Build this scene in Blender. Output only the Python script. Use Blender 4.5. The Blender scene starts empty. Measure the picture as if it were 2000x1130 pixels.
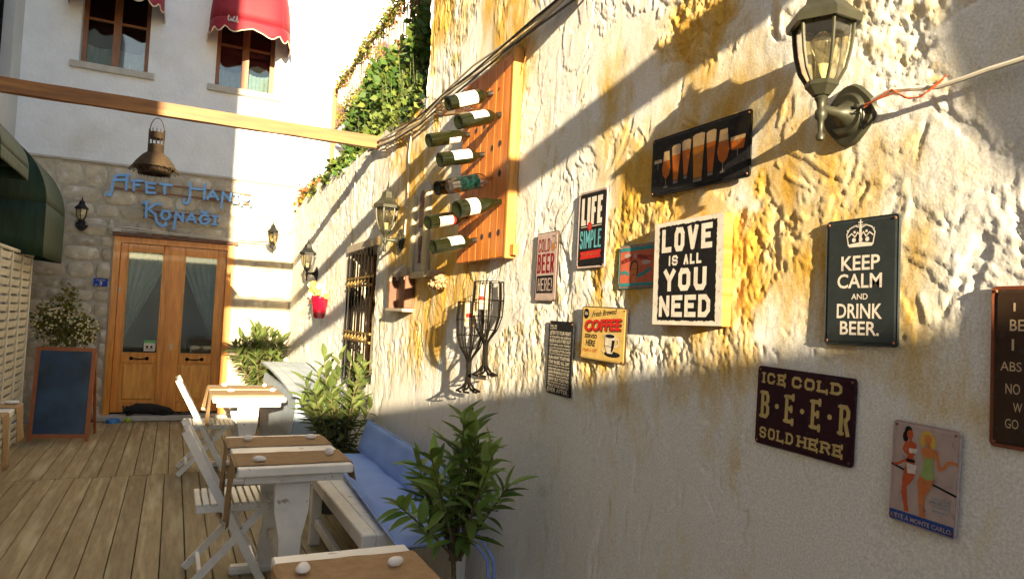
import bpy, math, random
import numpy as np
from mathutils import Vector, Matrix, Euler
R = math.radians
random.seed(7)
scene = bpy.context.scene
col = scene.collection

# ------------------------------------------------------------------ camera, world, sun, exposure
cam = bpy.data.cameras.new('camera')
cam.sensor_width = 36.0; cam.lens = 24.57; cam.clip_start = 0.05; cam.clip_end = 400
camo = bpy.data.objects.new('camera', cam); col.objects.link(camo)
cr = Vector((0.89914918, -0.43510575, 0.0470503)); cu = Vector((-0.06170009, -0.01959519, 0.99790236)); cw = Vector((0.4332711, 0.9001661, 0.04446506))
m = Matrix.Identity(4)
for i in range(3):
    m[i][0] = cr[i]; m[i][1] = cu[i]; m[i][2] = -cw[i]
m.translation = (0, 0, 1.5)
camo.matrix_world = m
scene.camera = camo

SUN = Vector((0.18, 1.0, -0.176)).normalized()          # direction the light travels
world = bpy.data.worlds.new('World'); scene.world = world; world.use_nodes = True
nt = world.node_tree
sky = nt.nodes.new('ShaderNodeTexSky'); sky.sky_type = 'NISHITA'; sky.sun_disc = False
sky.sun_elevation = math.asin(-SUN.z); sky.sun_rotation = math.atan2(-SUN.x, -SUN.y)
sky.air_density = 1.0; sky.dust_density = 0.35; sky.ozone_density = 2.2
bg = nt.nodes['Background']; bg.inputs['Strength'].default_value = 0.078
nt.links.new(sky.outputs['Color'], bg.inputs['Color'])
sl = bpy.data.lights.new('sun', 'SUN'); sl.energy = 5.0; sl.angle = R(0.5); sl.color = (1.0, 0.80, 0.50)
so = bpy.data.objects.new('sun', sl); col.objects.link(so)
so.rotation_euler = SUN.to_track_quat('-Z', 'Y').to_euler(); so.location = (-3, -12, 6)
vs = scene.view_settings
vs.view_transform = 'Standard'; vs.look = 'None'; vs.gamma = 1.0; vs.use_curve_mapping = False
vs.exposure = 2.3
try:
    scene.cycles.max_bounces = 8; scene.cycles.diffuse_bounces = 5; scene.cycles.transparent_max_bounces = 16
except Exception: pass

# ------------------------------------------------------------------ helpers
MW = {}
def empty(name, loc=(0, 0, 0), rot=None, label=None, cat=None, group=None, kind=None):
    o = bpy.data.objects.new(name, None); col.objects.link(o)
    M = Matrix.Translation(loc) @ (rot if rot is not None else Matrix.Identity(4))
    o.matrix_world = M; o.empty_display_size = 0.05
    MW[o.name] = M.copy()
    tag(o, label, cat, group, kind)
    return o
def tag(o, label=None, cat=None, group=None, kind=None):
    if label: o['label'] = label
    if cat: o['category'] = cat
    if group: o['group'] = group
    if kind: o['kind'] = kind
    return o
def basis(X, Y, Z):
    M = Matrix.Identity(4)
    for i in range(3):
        M[i][0] = X[i]; M[i][1] = Y[i]; M[i][2] = Z[i]
    return M
ON_WALL = basis((0, -1, 0), (0, 0, 1), (-1, 0, 0))     # x right, y up, z out of the right-hand wall
ON_FRONT = basis((1, 0, 0), (0, 0, 1), (0, -1, 0))     # the same on the hotel front

class MB:
    def __init__(s): s.v = []; s.f = []; s.m = []; s.mi = 0
    def add(s, vs_, fs):
        n = len(s.v); s.v.extend([tuple(v) for v in vs_]); s.f.extend([tuple(i + n for i in f) for f in fs]); s.m.extend([s.mi] * len(fs)); return s
    def box(s, a, b):
        x0, y0, z0 = a; x1, y1, z1 = b
        return s.add([(x0,y0,z0),(x1,y0,z0),(x1,y1,z0),(x0,y1,z0),(x0,y0,z1),(x1,y0,z1),(x1,y1,z1),(x0,y1,z1)],
                     [(0,3,2,1),(4,5,6,7),(0,1,5,4),(1,2,6,5),(2,3,7,6),(3,0,4,7)])
    def cbox(s, a, b, c=0.004):                         # box with chamfered edges
        x0, y0, z0 = [min(p, q) for p, q in zip(a, b)]; x1, y1, z1 = [max(p, q) for p, q in zip(a, b)]
        c = min(c, (x1-x0)*.45, (y1-y0)*.45, (z1-z0)*.45)
        def ring(z, k): return [(x0+k,y0+c if k == 0 else y0+k,z)]
        vs_ = []
        for (z, k) in ((z0, c), (z0 + c, 0), (z1 - c, 0), (z1, c)):
            e = c if k == 0 else c
            if k == 0: vs_ += [(x0+c,y0,z),(x1-c,y0,z),(x1,y0+c,z),(x1,y1-c,z),(x1-c,y1,z),(x0+c,y1,z),(x0,y1-c,z),(x0,y0+c,z)]
            else: vs_ += [(x0+c,y0+c,z),(x1-c,y0+c,z),(x1-c,y0+c,z),(x1-c,y1-c,z),(x1-c,y1-c,z),(x0+c,y1-c,z),(x0+c,y1-c,z),(x0+c,y0+c,z)]
        fs = [tuple(range(7, -1, -1)), tuple(range(24, 32))]
        for k in range(3):
            for i in range(8):
                j = (i + 1) % 8; fs.append((k*8+i, k*8+j, k*8+8+j, k*8+8+i))
        return s.add(vs_, fs)
    def bar(s, p, q, w, h, up=(0, 0, 1)):               # box along p->q, w across, h along up
        p = Vector(p); q = Vector(q); d = (q - p).normalized(); u = Vector(up); a = d.cross(u)
        if a.length < 1e-4: a = d.cross(Vector((1, 0, 0)))
        a.normalize(); u = a.cross(d).normalized()
        vs_ = []
        for c in (p, q):
            for sa, su in ((-1,-1),(1,-1),(1,1),(-1,1)): vs_.append(c + a*sa*w/2 + u*su*h/2)
        return s.add(vs_, [(3,2,1,0),(4,5,6,7),(0,1,5,4),(1,2,6,5),(2,3,7,6),(3,0,4,7)])
    def tube(s, pts, r, n=8, cap=True):
        pts = [Vector(p) for p in pts]; rs = r if isinstance(r, (list, tuple)) else [r]*len(pts)
        vs_ = []; fs = []; ref = None
        for i, p in enumerate(pts):
            d = (pts[min(i+1, len(pts)-1)] - pts[max(i-1, 0)])
            if d.length < 1e-9: d = Vector((0,0,1))
            d.normalize()
            if ref is None: ref = d.orthogonal().normalized()
            a = (ref - d*ref.dot(d))
            if a.length < 1e-4: a = d.orthogonal()
            a.normalize(); ref = a; b = d.cross(a)
            for k in range(n):
                t = 2*math.pi*k/n; vs_.append(p + (a*math.cos(t) + b*math.sin(t))*rs[i])
        for i in range(len(pts)-1):
            for k in range(n):
                j = (k+1) % n; fs.append((i*n+k, i*n+j, (i+1)*n+j, (i+1)*n+k))
        if cap: fs.append(tuple(range(n-1, -1, -1))); fs.append(tuple((len(pts)-1)*n+k for k in range(n)))
        return s.add(vs_, fs)
    def lathe(s, prof, c=(0, 0, 0), n=24, M=None, cap=True, a0=0.0, a1=2*math.pi):
        full = abs(a1 - a0 - 2*math.pi) < 1e-6; k = n if full else n + 1; vs_ = []; fs = []
        for (r, z) in prof:
            for i in range(k):
                t = a0 + (a1-a0)*i/n; v = Vector((r*math.cos(t), r*math.sin(t), z))
                if M is not None: v = M @ v
                vs_.append(v + Vector(c))
        for i in range(len(prof)-1):
            for j in range(n if full else n):
                j2 = (j+1) % k; fs.append((i*k+j, i*k+j2, (i+1)*k+j2, (i+1)*k+j))
        if cap and full: fs.append(tuple(range(k-1, -1, -1))); fs.append(tuple((len(prof)-1)*k+j for j in range(k)))
        return s.add(vs_, fs)
    def prism(s, poly, z0, z1, M=None, inset=0.0):      # polygon in xy extruded z0..z1
        n = len(poly); cx = sum(p[0] for p in poly)/n; cy = sum(p[1] for p in poly)/n
        top = [(p[0] + (cx-p[0])*inset, p[1] + (cy-p[1])*inset) for p in poly]
        vs_ = [Vector((x, y, z0)) for x, y in poly] + [Vector((x, y, z1)) for x, y in top]
        if M is not None: vs_ = [M @ v for v in vs_]
        return s.add(vs_, [tuple(range(n-1, -1, -1)), tuple(range(n, 2*n))] + [(i, (i+1) % n, n+(i+1) % n, n+i) for i in range(n)])
    def grid(s, P):                                     # P[i][j] points
        a = len(P); b = len(P[0]); return s.add([p for r_ in P for p in r_], [(i*b+j, i*b+j+1, (i+1)*b+j+1, (i+1)*b+j) for i in range(a-1) for j in range(b-1)])
    def build(s, name, mat, parent=None, smooth=False, world=True, loc=None):
        me = bpy.data.meshes.new(name)
        vs_ = s.v
        if parent is not None and world:
            Mi = MW[parent.name].inverted(); vs_ = [Mi @ Vector(v) for v in s.v]
        me.from_pydata([tuple(v) for v in vs_], [], s.f)
        mats = mat if isinstance(mat, (list, tuple)) else [mat]
        for q in mats: me.materials.append(q)
        if len(mats) > 1: me.polygons.foreach_set('material_index', s.m)
        if smooth:
            me.polygons.foreach_set('use_smooth', [True]*len(me.polygons))
            try: me.set_sharp_from_angle(angle=R(40))
            except Exception: pass
        o = bpy.data.objects.new(name, me); col.objects.link(o)
        if parent is not None: o.parent = parent; MW[o.name] = MW[parent.name]
        else: MW[o.name] = Matrix.Identity(4)
        if loc is not None: o.location = loc
        return o
def copy_tree(o, parent=None):
    c = o.copy(); col.objects.link(c); c.parent = parent
    MW[c.name] = MW[o.name]
    for ch in list(o.children): copy_tree(ch, c)
    return c
def place(o, loc, rz=None):
    o.location = loc
    if rz is not None: o.rotation_euler = (0, 0, rz)

# ------------------------------------------------------------------ materials
def mat(name, c1, c2=None, rough=0.7, metal=0.0, scale=8.0, stretch=(1, 1, 1), bump=0.0, bscale=40.0, rnd=0.0, fac=(0.35, 0.65), spec=0.5, c3=None, c3scale=3.0, c3range=(0.55, 0.7), alpha=None, trans=0.0, detail=6.0, coat=0.0):
    M = bpy.data.materials.new(name); M.use_nodes = True; t = M.node_tree; N = t.nodes; L = t.links
    b = N['Principled BSDF']; b.inputs['Roughness'].default_value = rough; b.inputs['Metallic'].default_value = metal
    b.inputs['Specular IOR Level'].default_value = spec
    if coat: b.inputs['Coat Weight'].default_value = coat
    if trans: b.inputs['Transmission Weight'].default_value = trans
    if alpha is not None: b.inputs['Alpha'].default_value = alpha
    tc = N.new('ShaderNodeTexCoord'); mp = N.new('ShaderNodeMapping'); mp.inputs['Scale'].default_value = stretch
    L.new(tc.outputs['Object'], mp.inputs['Vector'])
    vec = mp.outputs['Vector']
    oi = N.new('ShaderNodeObjectInfo')
    if rnd:
        ad = N.new('ShaderNodeVectorMath'); ad.operation = 'ADD'
        sc_ = N.new('ShaderNodeMath'); sc_.operation = 'MULTIPLY'; sc_.inputs[1].default_value = 37.0
        L.new(oi.outputs['Random'], sc_.inputs[0]); L.new(vec, ad.inputs[0]); L.new(sc_.outputs[0], ad.inputs[1]); vec = ad.outputs[0]
    c2 = c2 or tuple(v*0.8 for v in c1)
    nz = N.new('ShaderNodeTexNoise'); nz.inputs['Scale'].default_value = scale; nz.inputs['Detail'].default_value = detail; nz.inputs['Roughness'].default_value = 0.6
    L.new(vec, nz.inputs['Vector'])
    rp = N.new('ShaderNodeMapRange'); rp.inputs[1].default_value = fac[0]; rp.inputs[2].default_value = fac[1]
    L.new(nz.outputs['Fac'], rp.inputs[0])
    mx = N.new('ShaderNodeMix'); mx.data_type = 'RGBA'
    mx.inputs[6].default_value = (*c1, 1); mx.inputs[7].default_value = (*c2, 1); L.new(rp.outputs[0], mx.inputs[0])
    out = mx.outputs[2]
    if c3:
        n3 = N.new('ShaderNodeTexNoise'); n3.inputs['Scale'].default_value = c3scale; n3.inputs['Detail'].default_value = 5
        L.new(vec, n3.inputs['Vector'])
        r3 = N.new('ShaderNodeMapRange'); r3.inputs[1].default_value = c3range[0]; r3.inputs[2].default_value = c3range[1]; L.new(n3.outputs['Fac'], r3.inputs[0])
        m3 = N.new('ShaderNodeMix'); m3.data_type = 'RGBA'; L.new(r3.outputs[0], m3.inputs[0]); L.new(out, m3.inputs[6]); m3.inputs[7].default_value = (*c3, 1); out = m3.outputs[2]
    if rnd:
        hs = N.new('ShaderNodeHueSaturation'); mr = N.new('ShaderNodeMapRange'); mr.inputs[3].default_value = 1 - rnd; mr.inputs[4].default_value = 1 + rnd
        L.new(oi.outputs['Random'], mr.inputs[0]); L.new(mr.outputs[0], hs.inputs['Value']); L.new(out, hs.inputs['Color']); out = hs.outputs['Color']
    L.new(out, b.inputs['Base Color'])
    if bump:
        nb = N.new('ShaderNodeTexNoise'); nb.inputs['Scale'].default_value = bscale; nb.inputs['Detail'].default_value = 5
        L.new(vec, nb.inputs['Vector']); bp = N.new('ShaderNodeBump'); bp.inputs['Strength'].default_value = 0.6; bp.inputs['Distance'].default_value = bump
        L.new(nb.outputs['Fac'], bp.inputs['Height']); L.new(bp.outputs['Normal'], b.inputs['Normal'])
    return M
def flat(name, c, rough=0.5, **k): return mat(name, c, tuple(v*0.82 for v in c), rough=rough, scale=25, **k)

def plaster_material():                                  # old lime plaster over ochre stone
    M = bpy.data.materials.new('old_plaster'); M.use_nodes = True; t = M.node_tree; N = t.nodes; L = t.links
    b = N['Principled BSDF']; b.inputs['Roughness'].default_value = 0.85; b.inputs['Specular IOR Level'].default_value = 0.25
    at = N.new('ShaderNodeAttribute'); at.attribute_name = 'ochre'
    tc = N.new('ShaderNodeTexCoord')
    n1 = N.new('ShaderNodeTexNoise'); n1.inputs['Scale'].default_value = 6; n1.inputs['Detail'].default_value = 8; n1.inputs['Roughness'].default_value = 0.65
    mp = N.new('ShaderNodeMapping'); mp.inputs['Scale'].default_value = (1, 1.6, 0.7); L.new(tc.outputs['Object'], mp.inputs['Vector']); L.new(mp.outputs['Vector'], n1.inputs['Vector'])
    a = N.new('ShaderNodeMath'); a.operation = 'MULTIPLY_ADD'; a.inputs[1].default_value = 2.3; L.new(n1.outputs['Fac'], a.inputs[0])
    a2 = N.new('ShaderNodeMath'); a2.operation = 'ADD'; a2.inputs[1].default_value = -1.28; a.inputs[2].default_value = 0
    L.new(a.outputs[0], a2.inputs[0])
    a3 = N.new('ShaderNodeMath'); a3.operation = 'ADD'; a3.use_clamp = True; L.new(a2.outputs[0], a3.inputs[0]); L.new(at.outputs['Fac'], a3.inputs[1])
    rm = N.new('ShaderNodeValToRGB'); e = rm.color_ramp.elements
    e[0].position = 0.0; e[0].color = (0.76, 0.755, 0.74, 1); e[1].position = 1.0; e[1].color = (0.60, 0.36, 0.065, 1)
    for p_, c_ in ((0.25, (0.72, 0.68, 0.58, 1)), (0.5, (0.66, 0.55, 0.36, 1)), (0.75, (0.62, 0.45, 0.19, 1))):
        q = rm.color_ramp.elements.new(p_); q.color = c_
    L.new(a3.outputs[0], rm.inputs[0])
    n2 = N.new('ShaderNodeTexNoise'); n2.inputs['Scale'].default_value = 170; n2.inputs['Detail'].default_value = 6; L.new(tc.outputs['Object'], n2.inputs['Vector'])
    mr = N.new('ShaderNodeMapRange'); mr.inputs[1].default_value = 0.3; mr.inputs[2].default_value = 0.7; mr.inputs[3].default_value = 0.78; mr.inputs[4].default_value = 1.12; L.new(n2.outputs['Fac'], mr.inputs[0])
    mu = N.new('ShaderNodeMix'); mu.data_type = 'RGBA'; mu.blend_type = 'MULTIPLY'; mu.inputs[0].default_value = 1.0
    L.new(rm.outputs['Color'], mu.inputs[6]); L.new(mr.outputs[0], mu.inputs[7]); L.new(mu.outputs[2], b.inputs['Base Color'])
    bp = N.new('ShaderNodeBump'); bp.inputs['Strength'].default_value = 0.6; bp.inputs['Distance'].default_value = 0.0011
    L.new(n2.outputs['Fac'], bp.inputs['Height']); L.new(bp.outputs['Normal'], b.inputs['Normal'])
    return M

M_plaster = plaster_material()
M_white = mat('white_render', (0.74, 0.77, 0.80), (0.66, 0.69, 0.72), rough=0.9, scale=3, bump=0.014, bscale=24, c3=(0.60, 0.60, 0.58), c3scale=1.2)
M_leftwall = mat('pale_render', (0.52, 0.52, 0.50), (0.45, 0.45, 0.44), rough=0.9, scale=2, bump=0.004, bscale=20)
M_stone = mat('limestone', (0.52, 0.455, 0.345), (0.40, 0.34, 0.25), rough=0.9, scale=9, bump=0.010, bscale=22, rnd=0.22, c3=(0.62, 0.59, 0.52), c3scale=7)
M_mortar = mat('mortar', (0.46, 0.41, 0.33), (0.36, 0.32, 0.25), rough=0.95, scale=14, bump=0.006, bscale=45)
M_sill = mat('sill_stone', (0.50, 0.47, 0.42), rough=0.8, bump=0.001)
M_deck = mat('weathered_deck_wood', (0.36, 0.275, 0.150), (0.22, 0.165, 0.085), rough=0.75, scale=5, stretch=(9, 0.8, 9), bump=0.0022, bscale=16, rnd=0.14, c3=(0.46, 0.39, 0.24), c3scale=1.6, c3range=(0.5, 0.72), fac=(0.3, 0.7))
M_dark = flat('dark_void', (0.02, 0.02, 0.02), 0.9)
M_oak = mat('orange_varnished_wood', (0.76, 0.31, 0.040), (0.54, 0.185, 0.022), rough=0.35, scale=5, stretch=(7, 7, 0.7), bump=0.0006, bscale=12, coat=0.25)
M_oak2 = mat('pale_panel_wood', (0.78, 0.37, 0.06), (0.58, 0.23, 0.035), rough=0.4, scale=5, stretch=(6, 6, 0.8), bump=0.0006, bscale=12, coat=0.2)
M_brownframe = mat('brown_window_wood', (0.26, 0.10, 0.035), (0.17, 0.06, 0.02), rough=0.45, scale=6, stretch=(7, 7, 1))
M_beam = mat('timber_beam', (0.27, 0.115, 0.025), (0.15, 0.06, 0.016), rough=0.6, scale=3.5, stretch=(0.6, 8, 8), bump=0.002, bscale=9, c3=(0.34, 0.17, 0.04), c3scale=2)
M_rack = mat('red_cedar_boards', (0.60, 0.205, 0.032), (0.42, 0.12, 0.02), rough=0.5, scale=5, stretch=(6, 6, 0.6), bump=0.001, bscale=14, rnd=0.1)
M_pine = mat('pine_edge', (0.52, 0.26, 0.055), (0.34, 0.125, 0.022), rough=0.5, scale=4, stretch=(12, 12, 0.6), bump=0.0006, bscale=10, fac=(0.42, 0.58))
M_paintw = mat('white_painted_wood', (0.78, 0.77, 0.74), (0.66, 0.65, 0.62), rough=0.45, scale=6, stretch=(1, 1, 1), bump=0.0012, bscale=30, c3=(0.36, 0.31, 0.25), c3scale=17, c3range=(0.655, 0.70))
M_chestpaint = mat('pale_blue_painted_wood', (0.40, 0.49, 0.60), (0.30, 0.38, 0.50), rough=0.45, scale=5, bump=0.001, bscale=26)
M_jute = mat('brown_table_runner_cloth', (0.36, 0.235, 0.115), (0.29, 0.18, 0.085), rough=0.95, scale=30, bump=0.0015, bscale=300)
M_fringe = mat('fringe_thread', (0.62, 0.54, 0.40), rough=0.95)
M_pebble = mat('white_pebble', (0.80, 0.78, 0.76), (0.70, 0.67, 0.66), rough=0.5, scale=30, bump=0.001, bscale=60)
M_blue = mat('blue_cushion_fabric', (0.25, 0.39, 0.78), (0.21, 0.34, 0.70), rough=0.85, scale=5, bump=0.0012, bscale=220)
M_bluepipe = mat('blue_cushion_piping', (0.26, 0.38, 0.72), rough=0.8)
M_red = mat('red_awning_fabric', (0.27, 0.006, 0.018), (0.22, 0.005, 0.015), rough=0.7, scale=3, bump=0.001, bscale=90)
M_trim = mat('cream_awning_trim', (0.72, 0.60, 0.42), rough=0.8)
M_green = mat('green_awning_fabric', (0.010, 0.040, 0.014), (0.006, 0.022, 0.009), rough=0.65, scale=4, stretch=(6, 6, 1), bump=0.004, bscale=6)
M_iron = mat('black_iron', (0.005, 0.0045, 0.004), (0.010, 0.007, 0.005), rough=0.8, spec=0.08, metal=0.0, scale=30)
M_olive = mat('olive_black_lamp_metal', (0.045, 0.045, 0.027), (0.03, 0.03, 0.02), rough=0.45, metal=0.35, scale=20)
M_blackmetal = mat('black_lamp_metal', (0.02, 0.02, 0.02), rough=0.5, metal=0.4)
M_cream = mat('cream_metal', (0.55, 0.52, 0.42), rough=0.5)
M_blueletter = mat('blue_painted_letter', (0.17, 0.40, 0.80), (0.14, 0.34, 0.70), rough=0.5, scale=20)
M_rust = mat('rusty_rail', (0.30, 0.12, 0.06), (0.20, 0.08, 0.04), rough=0.8, scale=20)
M_cable = mat('pale_cable', (0.50, 0.44, 0.34), rough=0.6)
M_cabledark = mat('dark_cable', (0.03, 0.028, 0.025), rough=0.6)
M_wcable = mat('white_cable', (0.66, 0.62, 0.54), rough=0.5)
M_orange = mat('orange_wire', (0.50, 0.10, 0.03), rough=0.5)
M_basket = mat('woven_rattan', (0.065, 0.038, 0.016), (0.03, 0.018, 0.008), rough=0.8, scale=60, bump=0.003, bscale=160)
M_soil = mat('soil', (0.07, 0.045, 0.025), (0.12, 0.08, 0.045), rough=1, scale=20, bump=0.01, bscale=30)
M_terra = mat('terracotta_pot', (0.36, 0.16, 0.08), rough=0.8, bump=0.001)
M_zincpot = mat('grey_pot', (0.25, 0.23, 0.21), rough=0.8, bump=0.002)
M_pinkpot = mat('glazed_crimson_pot', (0.26, 0.003, 0.022), (0.22, 0.003, 0.018), rough=0.15, scale=3, coat=0.6)
M_bark = mat('bark', (0.13, 0.10, 0.05), (0.08, 0.06, 0.03), rough=0.9, scale=30, bump=0.003, bscale=60)
M_stem = mat('green_stem', (0.12, 0.16, 0.05), rough=0.7)
def leafmat(n, a, b, rnd=0.3, sc_=6):
    M = mat(n, a, b, rough=0.5, scale=sc_, rnd=rnd, spec=0.35)
    t = M.node_tree; bs = t.nodes['Principled BSDF']; out = t.nodes['Material Output']
    tr = t.nodes.new('ShaderNodeBsdfTranslucent'); ms = t.nodes.new('ShaderNodeMixShader'); ms.inputs[0].default_value = 0.25
    src = bs.inputs['Base Color'].links[0].from_socket; t.links.new(src, tr.inputs['Color'])
    t.links.new(bs.outputs[0], ms.inputs[1]); t.links.new(tr.outputs[0], ms.inputs[2]); t.links.new(ms.outputs[0], out.inputs['Surface'])
    return M
M_leaf = leafmat('oleander_leaf', (0.105, 0.205, 0.035), (0.20, 0.28, 0.06), rnd=.5)
M_leaf2 = leafmat('pale_oleander_leaf', (0.075, 0.125, 0.03), (0.13, 0.16, 0.05), rnd=.45)
M_weed = leafmat('weed_leaf', (0.085, 0.145, 0.025), (0.18, 0.21, 0.045), sc_=3)
M_ivy = leafmat('ivy_leaf', (0.035, 0.10, 0.018), (0.08, 0.15, 0.03), sc_=3)
M_ivydark = leafmat('dark_ivy_leaf', (0.012, 0.03, 0.010), (0.02, 0.04, 0.012), sc_=3)
M_yellowleaf = leafmat('yellow_leaf', (0.30, 0.24, 0.03), (0.20, 0.17, 0.03), sc_=3)
M_rustleaf = leafmat('rust_leaf', (0.26, 0.09, 0.02), (0.18, 0.06, 0.02), sc_=3)
M_petal = mat('cream_petal', (0.72, 0.66, 0.42), (0.60, 0.52, 0.26), rough=0.7, scale=30)
M_orangepetal = mat('orange_petal', (0.66, 0.26, 0.03), (0.60, 0.42, 0.10), rough=0.7, scale=8)
M_redpetal = mat('red_petal', (0.36, 0.02, 0.03), rough=0.7)
M_slate = mat('dark_chalkboard', (0.022, 0.065, 0.15), (0.012, 0.03, 0.05), rough=0.30, scale=3, spec=0.6, c3=(0.06, 0.14, 0.25), c3scale=2.2, c3range=(.45, .75))
M_boardframe = mat('orange_board_frame', (0.40, 0.13, 0.045), (0.30, 0.09, 0.03), rough=0.5, scale=8, stretch=(3, 3, 1))
M_lattice = mat('cream_slats', (0.62, 0.58, 0.48), (0.52, 0.48, 0.38), rough=0.7, scale=8)
M_cat = mat('black_fur', (0.012, 0.011, 0.011), (0.006, 0.006, 0.006), rough=0.8, bump=0.003, bscale=160)
M_bowl = mat('blue_plastic', (0.02, 0.20, 0.55), rough=0.3)
M_ball = mat('lime_plastic', (0.42, 0.55, 0.03), rough=0.5)
M_pot2 = mat('dark_planter', (0.05, 0.05, 0.05), rough=0.7)
M_lace = mat('lace_curtain', (0.62, 0.64, 0.66), (0.50, 0.52, 0.55), rough=0.9, scale=20, alpha=0.72)
M_sheer = mat('sheer_curtain', (0.72, 0.78, 0.78), (0.60, 0.66, 0.66), rough=0.9, scale=9, alpha=0.62)
M_blind = mat('roman_blind', (0.10, 0.12, 0.05), (0.07, 0.09, 0.04), rough=0.9, scale=6)
M_shell = mat('pale_coral_stone', (0.44, 0.31, 0.17), (0.22, 0.13, 0.06), rough=0.9, scale=30, bump=0.006, bscale=50)
M_cork = mat('cream_cylinder', (0.70, 0.55, 0.34), (0.60, 0.45, 0.26), rough=0.7, scale=30)
M_plaque = mat('yellowed_cream_wood', (0.60, 0.50, 0.27), (0.48, 0.40, 0.24), rough=0.6, scale=8, stretch=(3, 3, 1))
M_plaquein = mat('grey_cream_panel', (0.46, 0.42, 0.36), rough=0.7)
M_brownbox = mat('dark_brown_wood', (0.16, 0.065, 0.03), (0.09, 0.035, 0.018), rough=0.6, scale=8, stretch=(3, 3, 1))
M_greybox = mat('weathered_shelf_wood', (0.36, 0.31, 0.25), rough=0.8, scale=10)
M_label = mat('paper_label', (0.72, 0.70, 0.64), rough=0.7, scale=12, c3=(.10, .08, .07), c3scale=75, c3range=(.60, .66), stretch=(1, 1, 1))
M_labelred = flat('label_red', (0.50, 0.02, 0.02))
M_labelgreen = flat('label_green', (0.02, 0.34, 0.22))
def glassmat(name, c, rough=0.03, t_=0.8, refl=0.25):
    M = bpy.data.materials.new(name); M.use_nodes = True; t = M.node_tree; N = t.nodes; L = t.links
    for n in list(N):
        if n.type == 'BSDF_PRINCIPLED': N.remove(n)
    g = N.new('ShaderNodeBsdfGlossy'); g.inputs['Roughness'].default_value = rough; g.inputs['Color'].default_value = (0.9, 0.9, 0.9, 1)
    tr = N.new('ShaderNodeBsdfTransparent'); tr.inputs['Color'].default_value = (*c, 1)
    lw = N.new('ShaderNodeLayerWeight'); lw.inputs['Blend'].default_value = 0.14
    mr = N.new('ShaderNodeMapRange'); mr.inputs[3].default_value = refl*0.4; mr.inputs[4].default_value = 1.0
    L.new(lw.outputs['Fresnel'], mr.inputs[0])
    ms = N.new('ShaderNodeMixShader'); L.new(mr.outputs[0], ms.inputs[0]); L.new(tr.outputs[0], ms.inputs[1]); L.new(g.outputs[0], ms.inputs[2])
    L.new(ms.outputs[0], N['Material Output'].inputs['Surface'])
    return M
M_glass = glassmat('window_glass', (0.70, 0.78, 0.76), 0.03, refl=0.16)
M_lampglass = glassmat('lamp_glass', (0.92, 0.86, 0.62), 0.16, refl=0.5)
M_bulb = glassmat('bulb_glass', (0.95, 0.93, 0.86), 0.02, refl=0.8)
M_clearbottle = glassmat('clear_bottle_glass', (0.82, 0.80, 0.74), 0.03, refl=0.6)
M_bottle = mat('dark_green_bottle_glass', (0.010, 0.013, 0.004), (0.006, 0.008, 0.003), rough=0.10, spec=0.45, scale=4, coat=0.12)
M_capsule = mat('black_foil_capsule', (0.015, 0.013, 0.012), rough=0.4)

def fm(n, c, r=0.5): return flat('print_' + n, c, r, spec=0.12, c3=tuple(.6*v+.02 for v in c), c3scale=55, c3range=(.60, .68))
K_black = fm('black', (0.012, 0.012, 0.014)); K_white = fm('cream_white', (0.72, 0.66, 0.60)); K_cream = fm('cream', (0.66, 0.60, 0.50))
K_red = fm('red', (0.52, 0.025, 0.02)); K_darkred = fm('dark_red', (0.22, 0.012, 0.02)); K_teal = fm('teal', (0.05, 0.26, 0.28)); K_cyan = fm('cyan', (0.13, 0.42, 0.50))
K_orange = fm('orange', (0.52, 0.14, 0.02)); K_amber = fm('amber', (0.50, 0.20, 0.03)); K_yellow = fm('yellow', (0.62, 0.42, 0.13)); K_gold = fm('pale_gold', (0.56, 0.43, 0.17))
K_skin = fm('skin', (0.60, 0.20, 0.07)); K_skin2 = fm('red_skin', (0.50, 0.10, 0.04)); K_blue = fm('blue', (0.03, 0.07, 0.28)); K_bluetext = fm('blue_text', (0.16, 0.34, 0.42))
K_maroon = fm('maroon', (0.035, 0.010, 0.018), 0.4); K_slate = fm('slate', (0.030, 0.038, 0.042), 0.3); K_pink = fm('pink_grey', (0.46, 0.36, 0.34)); K_green = fm('pale_green', (0.30, 0.42, 0.14))
K_foam = fm('foam', (0.62, 0.46, 0.30)); K_coral = fm('coral', (0.58, 0.14, 0.08)); K_brownp = fm('brown', (0.05, 0.03, 0.02), 0.4); K_blond = fm('blond', (0.62, 0.42, 0.08))
K_glassgrey = fm('grey', (.22, .19, .16)); K_plateblue = fm('plate_blue', (0.015, 0.06, 0.36), 0.3)

# ------------------------------------------------------------------ text
_tc = {}
def text_mesh(s, bold=0.0):
    k = (s, bold)
    if k in _tc: return _tc[k]
    c = bpy.data.curves.new('lettering', 'FONT'); c.body = s; c.resolution_u = 3; c.offset = bold; c.fill_mode = 'FRONT' if hasattr(c, 'fill_mode') and c.dimensions == '2D' else c.fill_mode
    o = bpy.data.objects.new('lettering_source', c); col.objects.link(o)
    dg = bpy.context.evaluated_depsgraph_get(); dg.update()
    me = bpy.data.meshes.new_from_object(o.evaluated_get(dg))
    V = [tuple(v.co) for v in me.vertices]; F = [tuple(p.vertices) for p in me.polygons]
    bpy.data.objects.remove(o, do_unlink=True); bpy.data.curves.remove(c); bpy.data.meshes.remove(me)
    xs = [v[0] for v in V] or [0, 1]; ys = [v[1] for v in V] or [0, 1]
    x0, x1, y0, y1 = min(xs), max(xs), min(ys), max(ys)
    V = [((v[0]-x0)/max(x1-x0, 1e-6), (v[1]-y0)/max(y1-y0, 1e-6)) for v in V]
    _tc[k] = (V, F); return _tc[k]
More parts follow.
